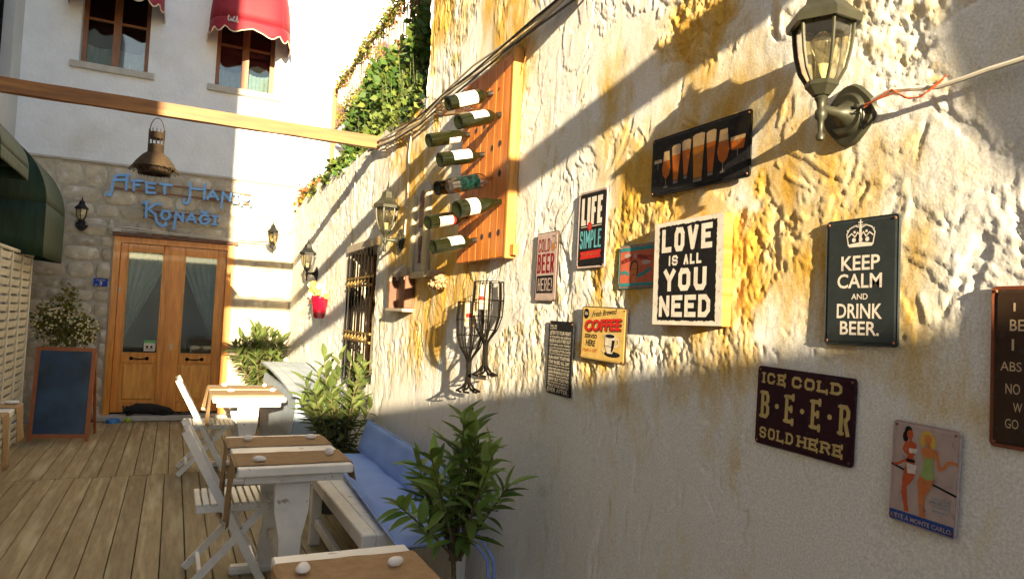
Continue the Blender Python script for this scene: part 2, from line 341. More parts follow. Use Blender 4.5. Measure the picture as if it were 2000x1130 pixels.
def put_text(mb, s, x0, x1, y0, y1, z, bold=0.0, shear=0.0, slope=0.0):
    V, F = text_mesh(s, bold)
    mb.add([(x0 + u*(x1-x0) + shear*(v*(y1-y0)), y0 + v*(y1-y0) + slope*u*(x1-x0), z) for u, v in V], F)
# block letters drawn with strokes: unit box, y up
G = {'B': [[(0,0),(0,1)],[(0,1),(.7,1),(.95,.85),(.95,.66),(.7,.53),(0,.53)],[(.7,.53),(1,.38),(1,.15),(.7,0),(0,0)]],
 'E': [[(0,0),(0,1)],[(0,1),(1,1)],[(0,.52),(.75,.52)],[(0,0),(1,0)]], 'R': [[(0,0),(0,1)],[(0,1),(.7,1),(1,.85),(1,.64),(.7,.5),(0,.5)],[(.55,.5),(1,0)]],
 'I': [[(.5,0),(.5,1)]], 'C': [[(1,.78),(.8,1),(.2,1),(0,.8),(0,.2),(.2,0),(.8,0),(1,.22)]], 'O': [[(.2,1),(.8,1),(1,.8),(1,.2),(.8,0),(.2,0),(0,.2),(0,.8),(.2,1)]],
 'L': [[(0,1),(0,0)],[(0,0),(1,0)]], 'D': [[(0,0),(0,1)],[(0,1),(.65,1),(1,.75),(1,.25),(.65,0),(0,0)]], 'S': [[(1,.8),(.8,1),(.2,1),(0,.82),(0,.62),(.2,.52),(.8,.48),(1,.36),(1,.18),(.8,0),(.2,0),(0,.2)]],
 'H': [[(0,0),(0,1)],[(1,0),(1,1)],[(0,.5),(1,.5)]], 'V': [[(0,1),(.5,0),(1,1)]], 'Y': [[(0,1),(.5,.5),(1,1)],[(.5,.5),(.5,0)]], 'U': [[(0,1),(0,.2),(.2,0),(.8,0),(1,.2),(1,1)]],
 'N': [[(0,0),(0,1),(1,0),(1,1)]], 'A': [[(0,0),(.5,1),(1,0)],[(.18,.33),(.82,.33)]], 'F': [[(0,0),(0,1)],[(0,1),(1,1)],[(0,.52),(.75,.52)]], 'M': [[(0,0),(0,1),(.5,.35),(1,1),(1,0)]],
 'P': [[(0,0),(0,1)],[(0,1),(.7,1),(1,.85),(1,.62),(.7,.47),(0,.47)]], '!': [[(.5,1),(.5,.3)],[(.5,.07),(.5,0)]], ' ': []}
def stroke(mb, pts, t, z):
    for i in range(len(pts)-1):
        a = Vector((*pts[i], 0)); b = Vector((*pts[i+1], 0)); d = b - a
        if d.length < 1e-6: continue
        d.normalize(); n = Vector((-d.y, d.x, 0))*t/2; zz = z + i*0.00001
        e0 = d*(t/2 if i == 0 else t*0.25); e1 = d*(t/2 if i == len(pts)-2 else t*0.25)
        q = [a-e0-n, b+e1-n, b+e1+n, a-e0+n]
        mb.add([(p.x, p.y, zz) for p in q], [(0, 1, 2, 3)])
        if 0 < i:
            mb.add([(a.x+math.cos(k*math.pi/4)*t/2, a.y+math.sin(k*math.pi/4)*t/2, zz+0.000005) for k in range(8)], [tuple(range(8))])
def block(mb, s, x0, x1, y0, y1, z, t, gap=0.25, serif=0.0, wd={'I': 0.25, '!': 0.25, ' ': 0.55, 'M': 1.35}, tv=None):
    tot = sum(wd.get(c, 1.0) for c in s) + gap*(len(s)-1); U = (x1-x0)/tot; x = x0
    for k, c in enumerate(s):
        w = wd.get(c, 1.0)*U; zz = z + k*0.000002
        for j, pl in enumerate(G.get(c, [])):
            P = [(x + t/2 + px*(w-t) if w > t else x + w/2, y0 + t/2 + py*(y1-y0-t)) for px, py in pl]
            stroke(mb, P, t, zz + j*0.00004)
            if serif and len(pl) == 2 and abs(pl[0][0]-pl[1][0]) < .01 and abs(pl[0][1]-pl[1][1]) > .5:
                for q in P: mb.add([(q[0]-t/2-serif, q[1]-t*0.32, zz+.00015), (q[0]+t/2+serif, q[1]-t*0.32, zz+.00015), (q[0]+t/2+serif, q[1]+t*0.32, zz+.00015), (q[0]-t/2-serif, q[1]+t*0.32, zz+.00015)], [(0, 1, 2, 3)])
            if serif and c in 'ELF' and abs(pl[0][1]-pl[1][1]) < .01 and len(pl) == 2:
                q = P[1]; zz2 = zz + .0002; mb.add([(q[0]-t*.3, q[1]-t*.5-serif, zz2), (q[0]+t*.45, q[1]-t*.5-serif, zz2), (q[0]+t*.45, q[1]+t*.5+serif, zz2), (q[0]-t*.3, q[1]+t*.5+serif, zz2)], [(0, 1, 2, 3)])
        x += w + gap*U
def poly(mb, pts, z): mb.add([(x, y, z) for x, y in pts], [tuple(range(len(pts)))])
def disk(mb, x, y, r, z, n=20, ry=None): poly(mb, [(x+r*math.cos(2*math.pi*k/n), y+(ry or r)*math.sin(2*math.pi*k/n)) for k in range(n)], z)
def rect(mb, x0, x1, y0, y1, z): poly(mb, [(x0, y0), (x1, y0), (x1, y1), (x0, y1)], z)

# ------------------------------------------------------------------ numpy noise for the old wall
def vnoise(x, y, seed):
    xi = np.floor(x).astype(np.int64); yi = np.floor(y).astype(np.int64); fx = x-xi; fy = y-yi
    def h(a, b):
        n = (a*374761393 + b*668265263 + seed*974711) & 0xFFFFFFFF
        n = ((n ^ (n >> 13))*1274126177) & 0xFFFFFFFF
        return ((n ^ (n >> 16)) & 0xFFFF)/65535.0
    u = fx*fx*(3-2*fx); v = fy*fy*(3-2*fy)
    return (h(xi, yi)*(1-u)+h(xi+1, yi)*u)*(1-v) + (h(xi, yi+1)*(1-u)+h(xi+1, yi+1)*u)*v
def fbm(x, y, seed, o=4, g=0.5):
    s = 0; a = 1; t = 0
    for k in range(o):
        s = s + a*vnoise(x*2**k + 13.7*k, y*2**k - 7.1*k, seed+k); t += a; a *= g
    return s/t
def sstep(a, b, x): t = np.clip((x-a)/(b-a), 0, 1); return t*t*(3-2*t)
def wall_relief(Y, Z):
    wx = fbm(Y*3, Z*3, 91, 3)*0.5; wz = fbm(Y*3+9, Z*3, 92, 3)*0.5
    soft = (fbm(Y*1.5+wx, Z*1.2, 1, 3)-0.5)*0.046
    trowel = (fbm((Y+0.25*Z)*5+wx, Z*2.2+wz, 11, 6, 0.58)-0.5)*(0.009+0.010*sstep(1.6, 1.2, Z))
    up = sstep(1.32, 1.62, Z + 0.10*Y + (fbm(Y*2, Z*2, 23, 2)-.5)*0.3)
    rough = sstep(0.45, 0.58, fbm(Y*1.9+4, Z*1.6, 17, 4))*up
    patch = sstep(0.490, 0.530, fbm(Y*1.5+wx*2, Z*1.3+3+wz*2, 21, 6, 0.62))*up
    def terr(n, k, w): t = n*k; f = np.floor(t); return (f + sstep(0.5-w, 0.5+w, t-f))/k
    chips = (terr(fbm(Y*16+wx*2, Z*11+wz*2, 61, 6, 0.62), 7, .10)-0.5)*0.042*patch
    facets = (fbm(Y*40+wx*3, Z*26+wz*3, 31, 4, 0.68)-0.5)*0.028*patch
    layers = (terr(fbm(Y*3.2+wx*3, Z*3.0+wz*3, 35, 6, 0.62), 9, .05)-0.5)*0.030*(0.12+rough)*up
    fine = (fbm(Y*85, Z*70, 41, 3, 0.65)-0.5)*(0.0014+0.0030*rough+0.0030*patch)
    crk = np.abs(fbm(Y*2.3+wx*4, Z*2.0+wz*4, 51, 6, 0.6)-0.5)
    edge = sstep(0.009, 0.0, crk)*0.0075*sstep(0.48, 0.58, fbm(Y*1.7, Z*1.7, 53, 2))*sstep(.7, 1.2, Z)
    flake = (sstep(0.515, 0.521, fbm(Y*1.9+wx*3+5, Z*2.1+wz*3, 71, 6, 0.62))-0.5)*0.006*up
    gouge = -sstep(0.66, 0.74, fbm((Y+0.45*Z)*13, (Z-0.4*Y)*4.5, 111, 4, 0.6))*(0.0055+0.006*(1-up))*(1-patch)
    drip = sstep(0.66, 0.72, fbm(Y*20+wx, Z*4.5, 121, 4, 0.6))*0.0035*(1-patch)*sstep(0.45, .6, fbm(Y*1.6, Z*1.6, 131, 2))
    pit = -sstep(0.76, 0.80, fbm(Y*34, Z*34, 81, 3))*0.012*(0.03+0.25*rough+0.45*patch)
    d = soft + trowel + gouge + drip + chips + facets + layers + fine - edge + flake + pit
    return d, patch
def wall_mesh(name, ys, zs, parent, top=None, hole=None, xw=1.475):
    Y, Z = np.meshgrid(ys, zs, indexing='ij')
    if top is not None:
        T = top(Y); z0 = zs[0]; Z = z0 + (Z-z0)/(zs[-1]-z0)*(T-z0)
    d, patch = wall_relief(Y, Z)
    X = xw - (0.007 - 0.020*np.log1p(np.exp(-(d+0.004)/0.020)) + 0.006)
    n, k = Y.shape; V = np.stack([X, Y, Z], -1).reshape(-1, 3)
    I = np.arange(n*k).reshape(n, k); a = I[:-1, :-1].ravel(); b = I[1:, :-1].ravel(); c = I[1:, 1:].ravel(); e = I[:-1, 1:].ravel()
    Q = np.stack([a, e, c, b], -1)
    if hole:
        cy = (Y[:-1, :-1]+Y[1:, 1:]).ravel()/2; cz = (Z[:-1, :-1]+Z[1:, 1:]).ravel()/2
        Q = Q[~((cy > hole[0]) & (cy < hole[1]) & (cz > hole[2]) & (cz < hole[3]))]
    me = bpy.data.meshes.new(name); me.vertices.add(len(V)); me.vertices.foreach_set('co', V.ravel())
    me.loops.add(Q.size); me.loops.foreach_set('vertex_index', Q.ravel().astype(np.int32))
    me.polygons.add(len(Q)); me.polygons.foreach_set('loop_start', (np.arange(len(Q))*4).astype(np.int32))
    try: me.polygons.foreach_set('loop_total', np.full(len(Q), 4, np.int32))
    except Exception: pass
    me.update(calc_edges=True); me.polygons.foreach_set('use_smooth', np.ones(len(Q), bool))
    oc = sstep(1.05, 1.65, Z+(fbm(Y*1.5, Z*1.5, 5, 3)-.5)*0.9)*(0.05+0.95*sstep(0.42, 0.66, fbm(Y*1.6, Z*1.1+2, 6, 5))) + 0.42*patch
    oc = np.clip(oc*(1-0.75*sstep(4.6, 6.0, Y)), 0, 1)
    at = me.attributes.new('ochre', 'FLOAT', 'POINT'); at.data.foreach_set('value', oc.ravel().astype(np.float32))
    me.materials.append(M_plaster)
    o = bpy.data.objects.new(name, me); col.objects.link(o); o.parent = parent; o.matrix_parent_inverse = MW[parent.name].inverted(); MW[o.name] = MW[parent.name]
    return o

XW = 1.475; YF = 10.246; XL = -1.87
# ================================================================== SETTING
g = MB(); g.add([(-60, -60, -0.12), (60, -60, -0.12), (60, 60, -0.12), (-60, 60, -0.12)], [(0, 1, 2, 3)])
tag(g.build('ground', M_soil), kind='structure')

deck = MB(); deck.box((XL+.002, -3.5, -0.10), (XW+.05, 10.1, -0.032))
deck_o = tag(deck.build('deck', M_dark), kind='structure')
pw = 0.1365
def planks(xoff, y0, y1):
    i = 0; x = XL + 0.004 - xoff
    while x < XW - 0.01:
        a = max(x, XL + 0.004); b = min(x + pw - 0.0045, XW - 0.012)
        if b - a > 0.02:
            p = MB(); dz = random.uniform(-0.0015, 0.0015); ye = random.uniform(-0.002, 0.002)
            p.cbox((a + random.uniform(0, .0012), y0 + 0.003 + ye, -0.031), (b - random.uniform(0, .0012), y1 - 0.003 + ye, dz), 0.003)
            p.build('plank', M_deck, deck_o)
        x += pw
planks(0.0, 6.955, 10.09); planks(0.028, 4.02, 6.95); planks(0.06, 0.9, 4.015); planks(0.02, -3.4, 0.895)

# ================================================================== HOTEL FRONT
hotel = empty('hotel_building', (0, YF, 0), label='white rendered hotel with a limestone ground floor and an orange double door', cat='building')
g = MB()
def wallbox(x0, x1, z0, z1, y0=YF, y1=YF+0.35): g.box((x0, y0, z0), (x1, y1, z1))
W1 = (-1.27, -0.50, 4.50, 5.85); W2 = (0.31, 1.075, 4.50, 5.85); TOP = 9.0; ZB = 3.25
wallbox(-1.87, W1[0], ZB, TOP); wallbox(W1[1], W2[0], ZB, TOP); wallbox(W2[1], 7.0, ZB, TOP)
for w_ in (W1, W2): wallbox(w_[0], w_[1], ZB, w_[2]); wallbox(w_[0], w_[1], w_[3], TOP)
wallbox(1.9, 7.0, 0, ZB)
g.build('upper_wall', M_white, hotel)
DX0, DX1, DZ = -0.738, 0.695, 2.345
g = MB()
g.box((-1.87, YF+.012, 0), (DX0, YF+.35, ZB-.003)); g.box((DX1, YF+.012, 0), (1.9, YF+.35, ZB-.003)); g.box((DX0, YF+.012, DZ+.03), (DX1, YF+.35, ZB-.003))
g.build('mortar_wall', M_mortar, hotel)
# limestone blocks, coursed and irregular
rs = random.Random(11)
z = 0.01; ns = 0
while z < ZB - 0.06:
    h = rs.uniform(0.13, 0.24)
    if z + h > ZB - 0.08: h = ZB - 0.02 - z
    x = -1.87
    while x < 1.49:
        w = rs.uniform(0.17, 0.44); x1 = min(x + w, 1.50)
        a, b, c, d = x, x1, z, z + h
        over = not (b < DX0 or a > DX1 or c > DZ + 0.03)
        if over:
            if a < DX0 - 0.07: b = DX0 - 0.008
            elif b > DX1 + 0.07: a = DX1 + 0.008
            elif c < DZ + 0.03 < d - 0.05: c = DZ + 0.04
            else: x = x1; continue
        if b - a > 0.05 and d - c > 0.04:
            j = 0.008; mx_, mz_ = (a+b)/2, (c+d)/2; hw, hh = (b-a)/2-j, (d-c)/2-j
            n = 14; out = []; fac_ = []
            for k in range(n):
                t = 2*math.pi*k/n; ca, sa = math.cos(t), math.sin(t); q = max(abs(ca), abs(sa)); e = 1/(abs(ca)**5+abs(sa)**5)**0.2
                rr = rs.uniform(0.90, 1.02)
                out.append((mx_ + ca*e*hw*rr, mz_ + sa*e*hh*rr)); fac_.append(rs.uniform(.76, .90))
            dp = rs.uniform(0.002, 0.014); s_ = MB(); vv = []
            for (px, pz) in out: vv.append((px, YF+.02, pz))
            for (px, pz), f_ in zip(out, fac_): vv.append((mx_+(px-mx_)*.97, YF+.012-dp*.7, mz_+(pz-mz_)*.96))
            for (px, pz), f_ in zip(out, fac_): vv.append((mx_+(px-mx_)*f_, YF+.010-dp-rs.uniform(0, .006), mz_+(pz-mz_)*f_))
            vv.append((mx_+rs.uniform(-.2, .2)*hw, YF+.006-dp-rs.uniform(0, .012), mz_+rs.uniform(-.2, .2)*hh))
            fs = []
            for r_ in range(2):
                for k in range(n): k2 = (k+1) % n; fs.append((r_*n+k, r_*n+k2, (r_+1)*n+k2, (r_+1)*n+k))
            for k in range(n): fs.append((2*n+k, 2*n+(k+1) % n, 3*n))
            s_.add(vv, fs); s_.build('stone', M_stone, hotel, smooth=True); ns += 1
        x = x1
    z += h
g = MB(); g.box((-1.87, YF-.018, ZB-.004), (1.5, YF-.001, ZB+.022)); g.build('string_course', M_sill, hotel)
# double door, recessed
g = MB(); Yd = YF + 0.05
g.box((DX0-.002, YF-.012, 0.02), (DX0+.075, YF+.11, DZ)); g.box((DX1-.085, YF-.012, 0.02), (DX1+.002, YF+.11, DZ)); g.box((DX0+.076, YF-.010, DZ-.075), (DX1-.086, YF+.108, DZ-.001))
g.build('door_frame', M_oak, hotel)
def leaf(x0, x1, gl, lock=False):
    zt, zb = 2.268, 0.09; gx0, gx1, gz0, gz1 = gl
    lf = MB()
    lf.cbox((x0, Yd, zb), (gx0, Yd+.045, zt)); lf.cbox((gx1, Yd, zb), (x1, Yd+.045, zt))
    lf.cbox((gx0+.001, Yd+.001, gz1), (gx1-.001, Yd+.044, zt-.001)); lf.cbox((gx0+.001, Yd+.001, 0.725), (gx1-.001, Yd+.044, gz0)); lf.cbox((gx0+.001, Yd+.001, zb+.001), (gx1-.001, Yd+.044, 0.215))
    o = lf.build('door_leaf', M_oak, hotel)
    b_ = MB()
    for (a, b, c, d) in ((gx0, gx1, gz0, gz0+.016), (gx0, gx1, gz1-.016, gz1), (gx0, gx0+.014, gz0+.017, gz1-.017), (gx1-.014, gx1, gz0+.017, gz1-.017)): b_.box((a+.001, Yd-.006, c+.001), (b-.001, Yd+.012, d-.001))
    b_.build('glazing_bead', M_oak2, o)
    p = MB(); p.box((gx0+.002, Yd+.02, 0.217), (gx1-.002, Yd+.035, 0.723)); p.prism([(gx0+.03, .25), (gx1-.03, .25), (gx1-.03, .69), (gx0+.03, .69)], 0, 0.012, M=Matrix.Translation((0, Yd+.0195, 0)) @ ON_FRONT, inset=0.07); p.build('lower_panel', M_oak2, o)
    gp = MB(); gp.box((gx0, Yd+.018, gz0), (gx1, Yd+.022, gz1)); gp.build('glass_pane', M_glass, o)
    hd = MB(); cx = (gx0+gx1)/2 + (.0 if x0 < -.1 else -.01); hw = 0.10
    hd.tube([(cx-hw+.02, Yd-.022, .785), (cx-hw*.4, Yd-.026, .78), (cx, Yd-.027, .776), (cx+hw*.4, Yd-.026, .78), (cx+hw-.02, Yd-.022, .785)], 0.008)
    for sx in (-1, 1): hd.lathe([(.0, -.004), (.022, -.002), (.024, .01), (.012, .024), (.004, .03)], c=(cx+sx*(hw-.01), Yd+.004, .785), n=12, M=Matrix.Rotation(R(90), 4, 'X'))
    hd.build('handle', M_iron, o)
    if lock:
        k = MB(); k.prism([(x0+.048, .90), (x0+.075, .90), (x0+.075, .99), (x0+.048, .99)], 0, .006, M=Matrix.Translation((0, Yd-.0005, 0)) @ ON_FRONT); k.lathe([(.009, 0), (.009, .02)], c=(x0+.062, Yd-.004, .95), n=10, M=Matrix.Rotation(R(90), 4, 'X')); k.build('lock', M_cream, o)
    return o
L1 = leaf(DX0+.078, -0.068, (-0.576, -0.158, 0.846, 2.178)); L2 = leaf(-0.064, DX1-.088, (0.095, 0.50, 0.846, 2.162), True)
g = MB(); g.box((-0.086, Yd-.016, .09), (-.046, Yd-.0005, 2.266)); g.build('meeting_strip', M_oak, L1)
g = MB(); g.box((-.655, Yd-.022, 1.62), (-.638, Yd-.001, 1.70)); g.build('door_contact', M_cream, L1)
g = MB(); g.box((-.322, Yd+.010, .88), (-.19, Yd+.0165, 1.02)); st = g.build('door_sticker', K_white, L1)
g = MB(); g.box((-.321, Yd+.007, .985), (-.191, Yd+.0095, 1.019)); g.build('sticker_band', flat('sticker_green', (0.08, 0.45, 0.10)), L1)
g = MB(); disk(g, -.285, .935, .016, 0); disk(g, -.235, .935, .016, 0.0001); rect(g, -.30, -.215, .905, .912, .0001)
gg = MB(); gg.add([Matrix.Translation((0, Yd+.008, 0)) @ ON_FRONT @ Vector(v) for v in g.v], g.f); gg.build('sticker_owl_eyes', K_black, L1)
# drawn curtains behind the glass
def curtain(x0, x1, side, o, name='curtain'):
    P = []; n = 40
    for i in range(n+1):
        row = []; zz = 2.2 - i/n*1.33; f = i/n
        w = (0.98 if f < .15 else 0.98 - 0.95*min(1, (f-.15)/.75)**1.1)
        for j in range(29):
            u = j/28; x = (x0 + u*w*(x1-x0)) if side < 0 else (x1 - u*w*(x1-x0))
            row.append((x, Yd+.10+.022*math.sin(u*34+f*3)+.01*math.sin(u*11), zz))
        P.append(row)
    c = MB(); c.grid(P); c.build(name, M_sheer, o, smooth=True)
curtain(-.60, -.14, -1, L1); curtain(.08, .52, 1, L2)
g = MB()
g.box((-1.2, YF+2.4, 0), (1.2, YF+2.45, 2.6)); g.box((-1.25, YF+.36, 0), (-1.2, YF+2.45, 2.6)); g.box((1.2, YF+.36, 0), (1.25, YF+2.45, 2.6)); g.box((-1.25, YF+.36, 2.6), (1.25, YF+2.45, 2.65)); g.box((-1.2, YF+.13, -.02), (1.2, YF+2.4, .06))
g.box((-.5, YF+1.6, .06), (.2, YF+2.0, .8))
g.build('hallway', mat('hall_interior', (0.02, 0.035, 0.015), (0.01, 0.015, 0.01), rough=.9, scale=2), hotel)
g = MB(); g.cbox((-.80, 10.102, 0.0), (1.40, YF+.13, 0.068), .008); g.build('threshold', M_sill, hotel)
g = MB(); g.box((-.76, YF-.06, DZ+.004), (.73, YF-.014, DZ+.045)); g.build('lintel_board', M_brownbox, hotel)
# upstairs windows
def window(w_, blind):
    x0, x1, z0, z1 = w_; yy = YF + .16; f = MB(); t = .055
    f.box((x0+.001, yy, z0+.001), (x0+t, yy+.05, z1)); f.box((x1-t, yy, z0+.001), (x1-.001, yy+.05, z1)); f.box((x0+t+.001, yy, z0+.001), (x1-t-.001, yy+.05, z0+t)); f.box((x0+t+.001, yy, z1-t), (x1-t-.001, yy+.05, z1))
    xm = (x0+x1)/2; f.box((xm-.045, yy-.006, z0+t+.001), (xm+.045, yy+.05, z1-t-.001))
    for a, b in ((x0+t+.001, xm-.046), (xm+.046, x1-t-.001)): f.box((a, yy+.004, z0+.62), (b, yy+.04, z0+.65))
    o = f.build('window', M_brownframe, hotel)
    for a, b in ((x0+t, xm-.045), (xm+.045, x1-t)):
        p = MB(); p.box((a, yy+.022, z0+t), (b, yy+.026, z1-t)); p.build('pane', M_glass, o)
        c = MB(); P = []
        for i in range(9):
            P.append([(a+(b-a)*j/24, yy+.09+.012*math.sin(j*1.3), z0+.02+(i/8)*(.30-.03*math.sin(math.pi*j/24)+.0*j)) for j in range(25)])
        c.grid(P); c.build('lace_curtain', M_lace, o, smooth=True)
    b_ = MB(); b_.box((x0, yy+.20, z0-.02), (x1, yy+.22, z1)); b_.build('blind', M_blind, o)
    r_ = MB(); r_.box((x0-.02, YF+.351, z0-.1), (x1+.02, YF+.8, z1+.1)); r_.build('room', M_dark, o)
    s_ = MB(); s_.cbox((x0-.09, YF-.05, z0-.085), (x1+.085, YF+.158, z0-.001), .006); s_.build('window_sill', M_sill, hotel)
window(W1, True); window(W2, False)

# ------------------------------------------------------------------ curved red awnings
def canopy(root, x0, x1, yw, proj, zt, zb, val, mat_, trim, axis='front', nseg=14, flare=0.0, name='canopy', valn=5, closed_ends=True):
    """quarter-barrel awning; x0..x1 along the wall, proj outwards; returns nothing"""
    F = (lambda a, o_, z_: (a, yw - o_, z_)) if axis == 'front' else ((lambda a, o_, z_: (yw + o_, a, z_)) if axis == 'left' else (lambda a, o_, z_: (yw - o_, a, z_)))
    prof = [(proj*math.sin(t), zb + (zt-zb)*math.cos(t)) for t in [math.pi/2*i/nseg for i in range(nseg+1)]]
    n = 24; c = MB()
    P = [[F(x0+(x1-x0)*j/n, o_, z_) for j in range(n+1)] for o_, z_ in prof]
    c.grid(P)
    P = []
    for i in range(5):
        P.append([F(x0+(x1-x0)*j/n, proj*(1 if trim or axis != 'right' else 1-.15*(i/4)**1.5)+.003*math.sin(j*2.1), zb - i/4*(val*((0.62+.38*abs(math.cos(math.pi*valn*j/n))) if trim else 1))) for j in range(n+1)])
    c.grid(P)
    for xe in (x0, x1):
        pts = [F(xe, 0, zb)] + [F(xe, o_, z_) for o_, z_ in prof]
        c.add(pts, [(0, i, i+1) for i in range(1, len(pts)-1)])
        m_ = 10
        P = [[F(xe, proj*(1 if trim or axis != 'right' else 1-.15*(i/3)**1.5)*k/m_, zb - i/3*(val*((0.62+.38*abs(math.cos(math.pi*2*k/m_))) if trim else 1-.12*(1-k/m_)))) for k in range(m_+1)] for i in range(4)]
        c.grid(P)
    o = c.build(name, mat_, root, smooth=True)
    sm = o.modifiers.new('thickness', 'SOLIDIFY'); sm.thickness = .004
    if trim:
        tr = MB(); e = [F(x0+(x1-x0)*j/n, proj+.003*math.sin(j*2.1), zb - (val*(0.62+.38*abs(math.cos(math.pi*valn*j/n))))) for j in range(n+1)]
        tr.tube(e, .008, 6)
        for xe in (x0, x1): tr.tube([F(xe, proj*k/10, zb - (val*(0.62+.38*abs(math.cos(math.pi*2*k/10))))) for k in range(11)], .008, 6)
        tr.build('trim', trim, o)
    fr = MB(); 
    for k in range(3):
        t = math.pi/2*(k+1)/3; fr.tube([F(x0+.01, proj*math.sin(t)*.985, zb+(zt-zb)*math.cos(t)*.985), F(x1-.01, proj*math.sin(t)*.985, zb+(zt-zb)*math.cos(t)*.985)], .008, 6)
    fr.build('rib', M_blackmetal, root)
    return o
def dome(root, x0, x1, yw, proj, zt, zb, val, mat_, trim):
    cx, hw = (x0+x1)/2, (x1-x0)/2; n = 40; nt_ = 14
    def P_(ph, S, z_): c_, s_ = math.cos(ph), math.sin(ph); return (cx - math.copysign(abs(c_)**.55, c_)*hw*S, yw - abs(s_)**.55*proj*S, z_)
    ph = [math.pi*j/n for j in range(n+1)]; g_ = MB(); rows = []
    for i in range(nt_+1):
        t = math.pi/2*i/nt_; rows.append([P_(p, max(.02, math.sin(t)**.62), zb+(zt-zb)*math.cos(t)**.9 if i < nt_ else zb) for p in ph])
    g_.grid(rows)
    sc_ = lambda j: val*(.60+.40*abs(math.cos(math.pi*7*j/n)))
    g_.grid([[P_(p, 1+.01*k, zb - k/4*sc_(j)) for j, p in enumerate(ph)] for k in range(5)])
    o = g_.build('canopy', mat_, root, smooth=True); sm = o.modifiers.new('thickness', 'SOLIDIFY'); sm.thickness = .004
    tr = MB(); tr.tube([P_(p, 1.042, zb - sc_(j)) for j, p in enumerate(ph)], .007, 6); tr.build('trim', trim, o)
    for j in (4, 12, 20, 28, 36):
        fr = MB(); fr.tube([tuple(Vector(rows[i][j])+Vector((0, .004, -.004))) for i in range(1, nt_+1)], .009, 6); fr.build('rib', mat_, root)
    return o
def coke(root, x0, z0, w, h, y, M=None):
    s_ = MB(); a = []
    sc = lambda p: (x0+p[0]*w, z0+p[1]*h)
    for pl in ([(0.14,.75),(.05,.95),(-.02,.6),(0,.2),(.1,.05),(.18,.2)], [(.22,.3),(.28,.5),(.36,.3),(.3,.1),(.22,.3)], [(.42,.5),(.38,.2),(.46,.1),(.52,.4)], [(.56,.5),(.54,.1),(.62,.15)],
               [(.80,.75),(.72,.95),(.64,.6),(.67,.2),(.77,.05),(.84,.2)], [(.88,.3),(.94,.5),(1.0,.3),(.95,.1),(.88,.3)], [(1.05,1),(1.04,.1)], [(1.12,.4),(1.08,.15),(1.16,.1),(1.2,.45),(1.2,.1)]):
        stroke(s_, [sc(p) for p in pl], h*.11, 0)
    q = MB(); q.add([(v[0], y, v[1]) for v in s_.v], s_.f); return q.build('logo_lettering', K_white, root)
for (x0, x1, lab, lx) in ((-1.40, -0.36, 'crimson curved awning over the left upstairs window, mostly cut off at the top', -.62), (0.20, 1.215, 'crimson curved awning over the right upstairs window, half lit by the sun', .33)):
    r_ = empty('window_awning', ((x0+x1)/2, YF, 5.1), label=lab, cat='awning', group='crimson window awnings')
    c_ = dome(r_, x0, x1, YF-.003, .56, 6.15, 5.40 if x0 < 0 else 5.27, .20, M_red, M_trim)
    coke(c_, x1-.32 if x0 < 0 else x0+.20, (5.40 if x0 < 0 else 5.27)-.08, .10, .085, YF-.003-.578)

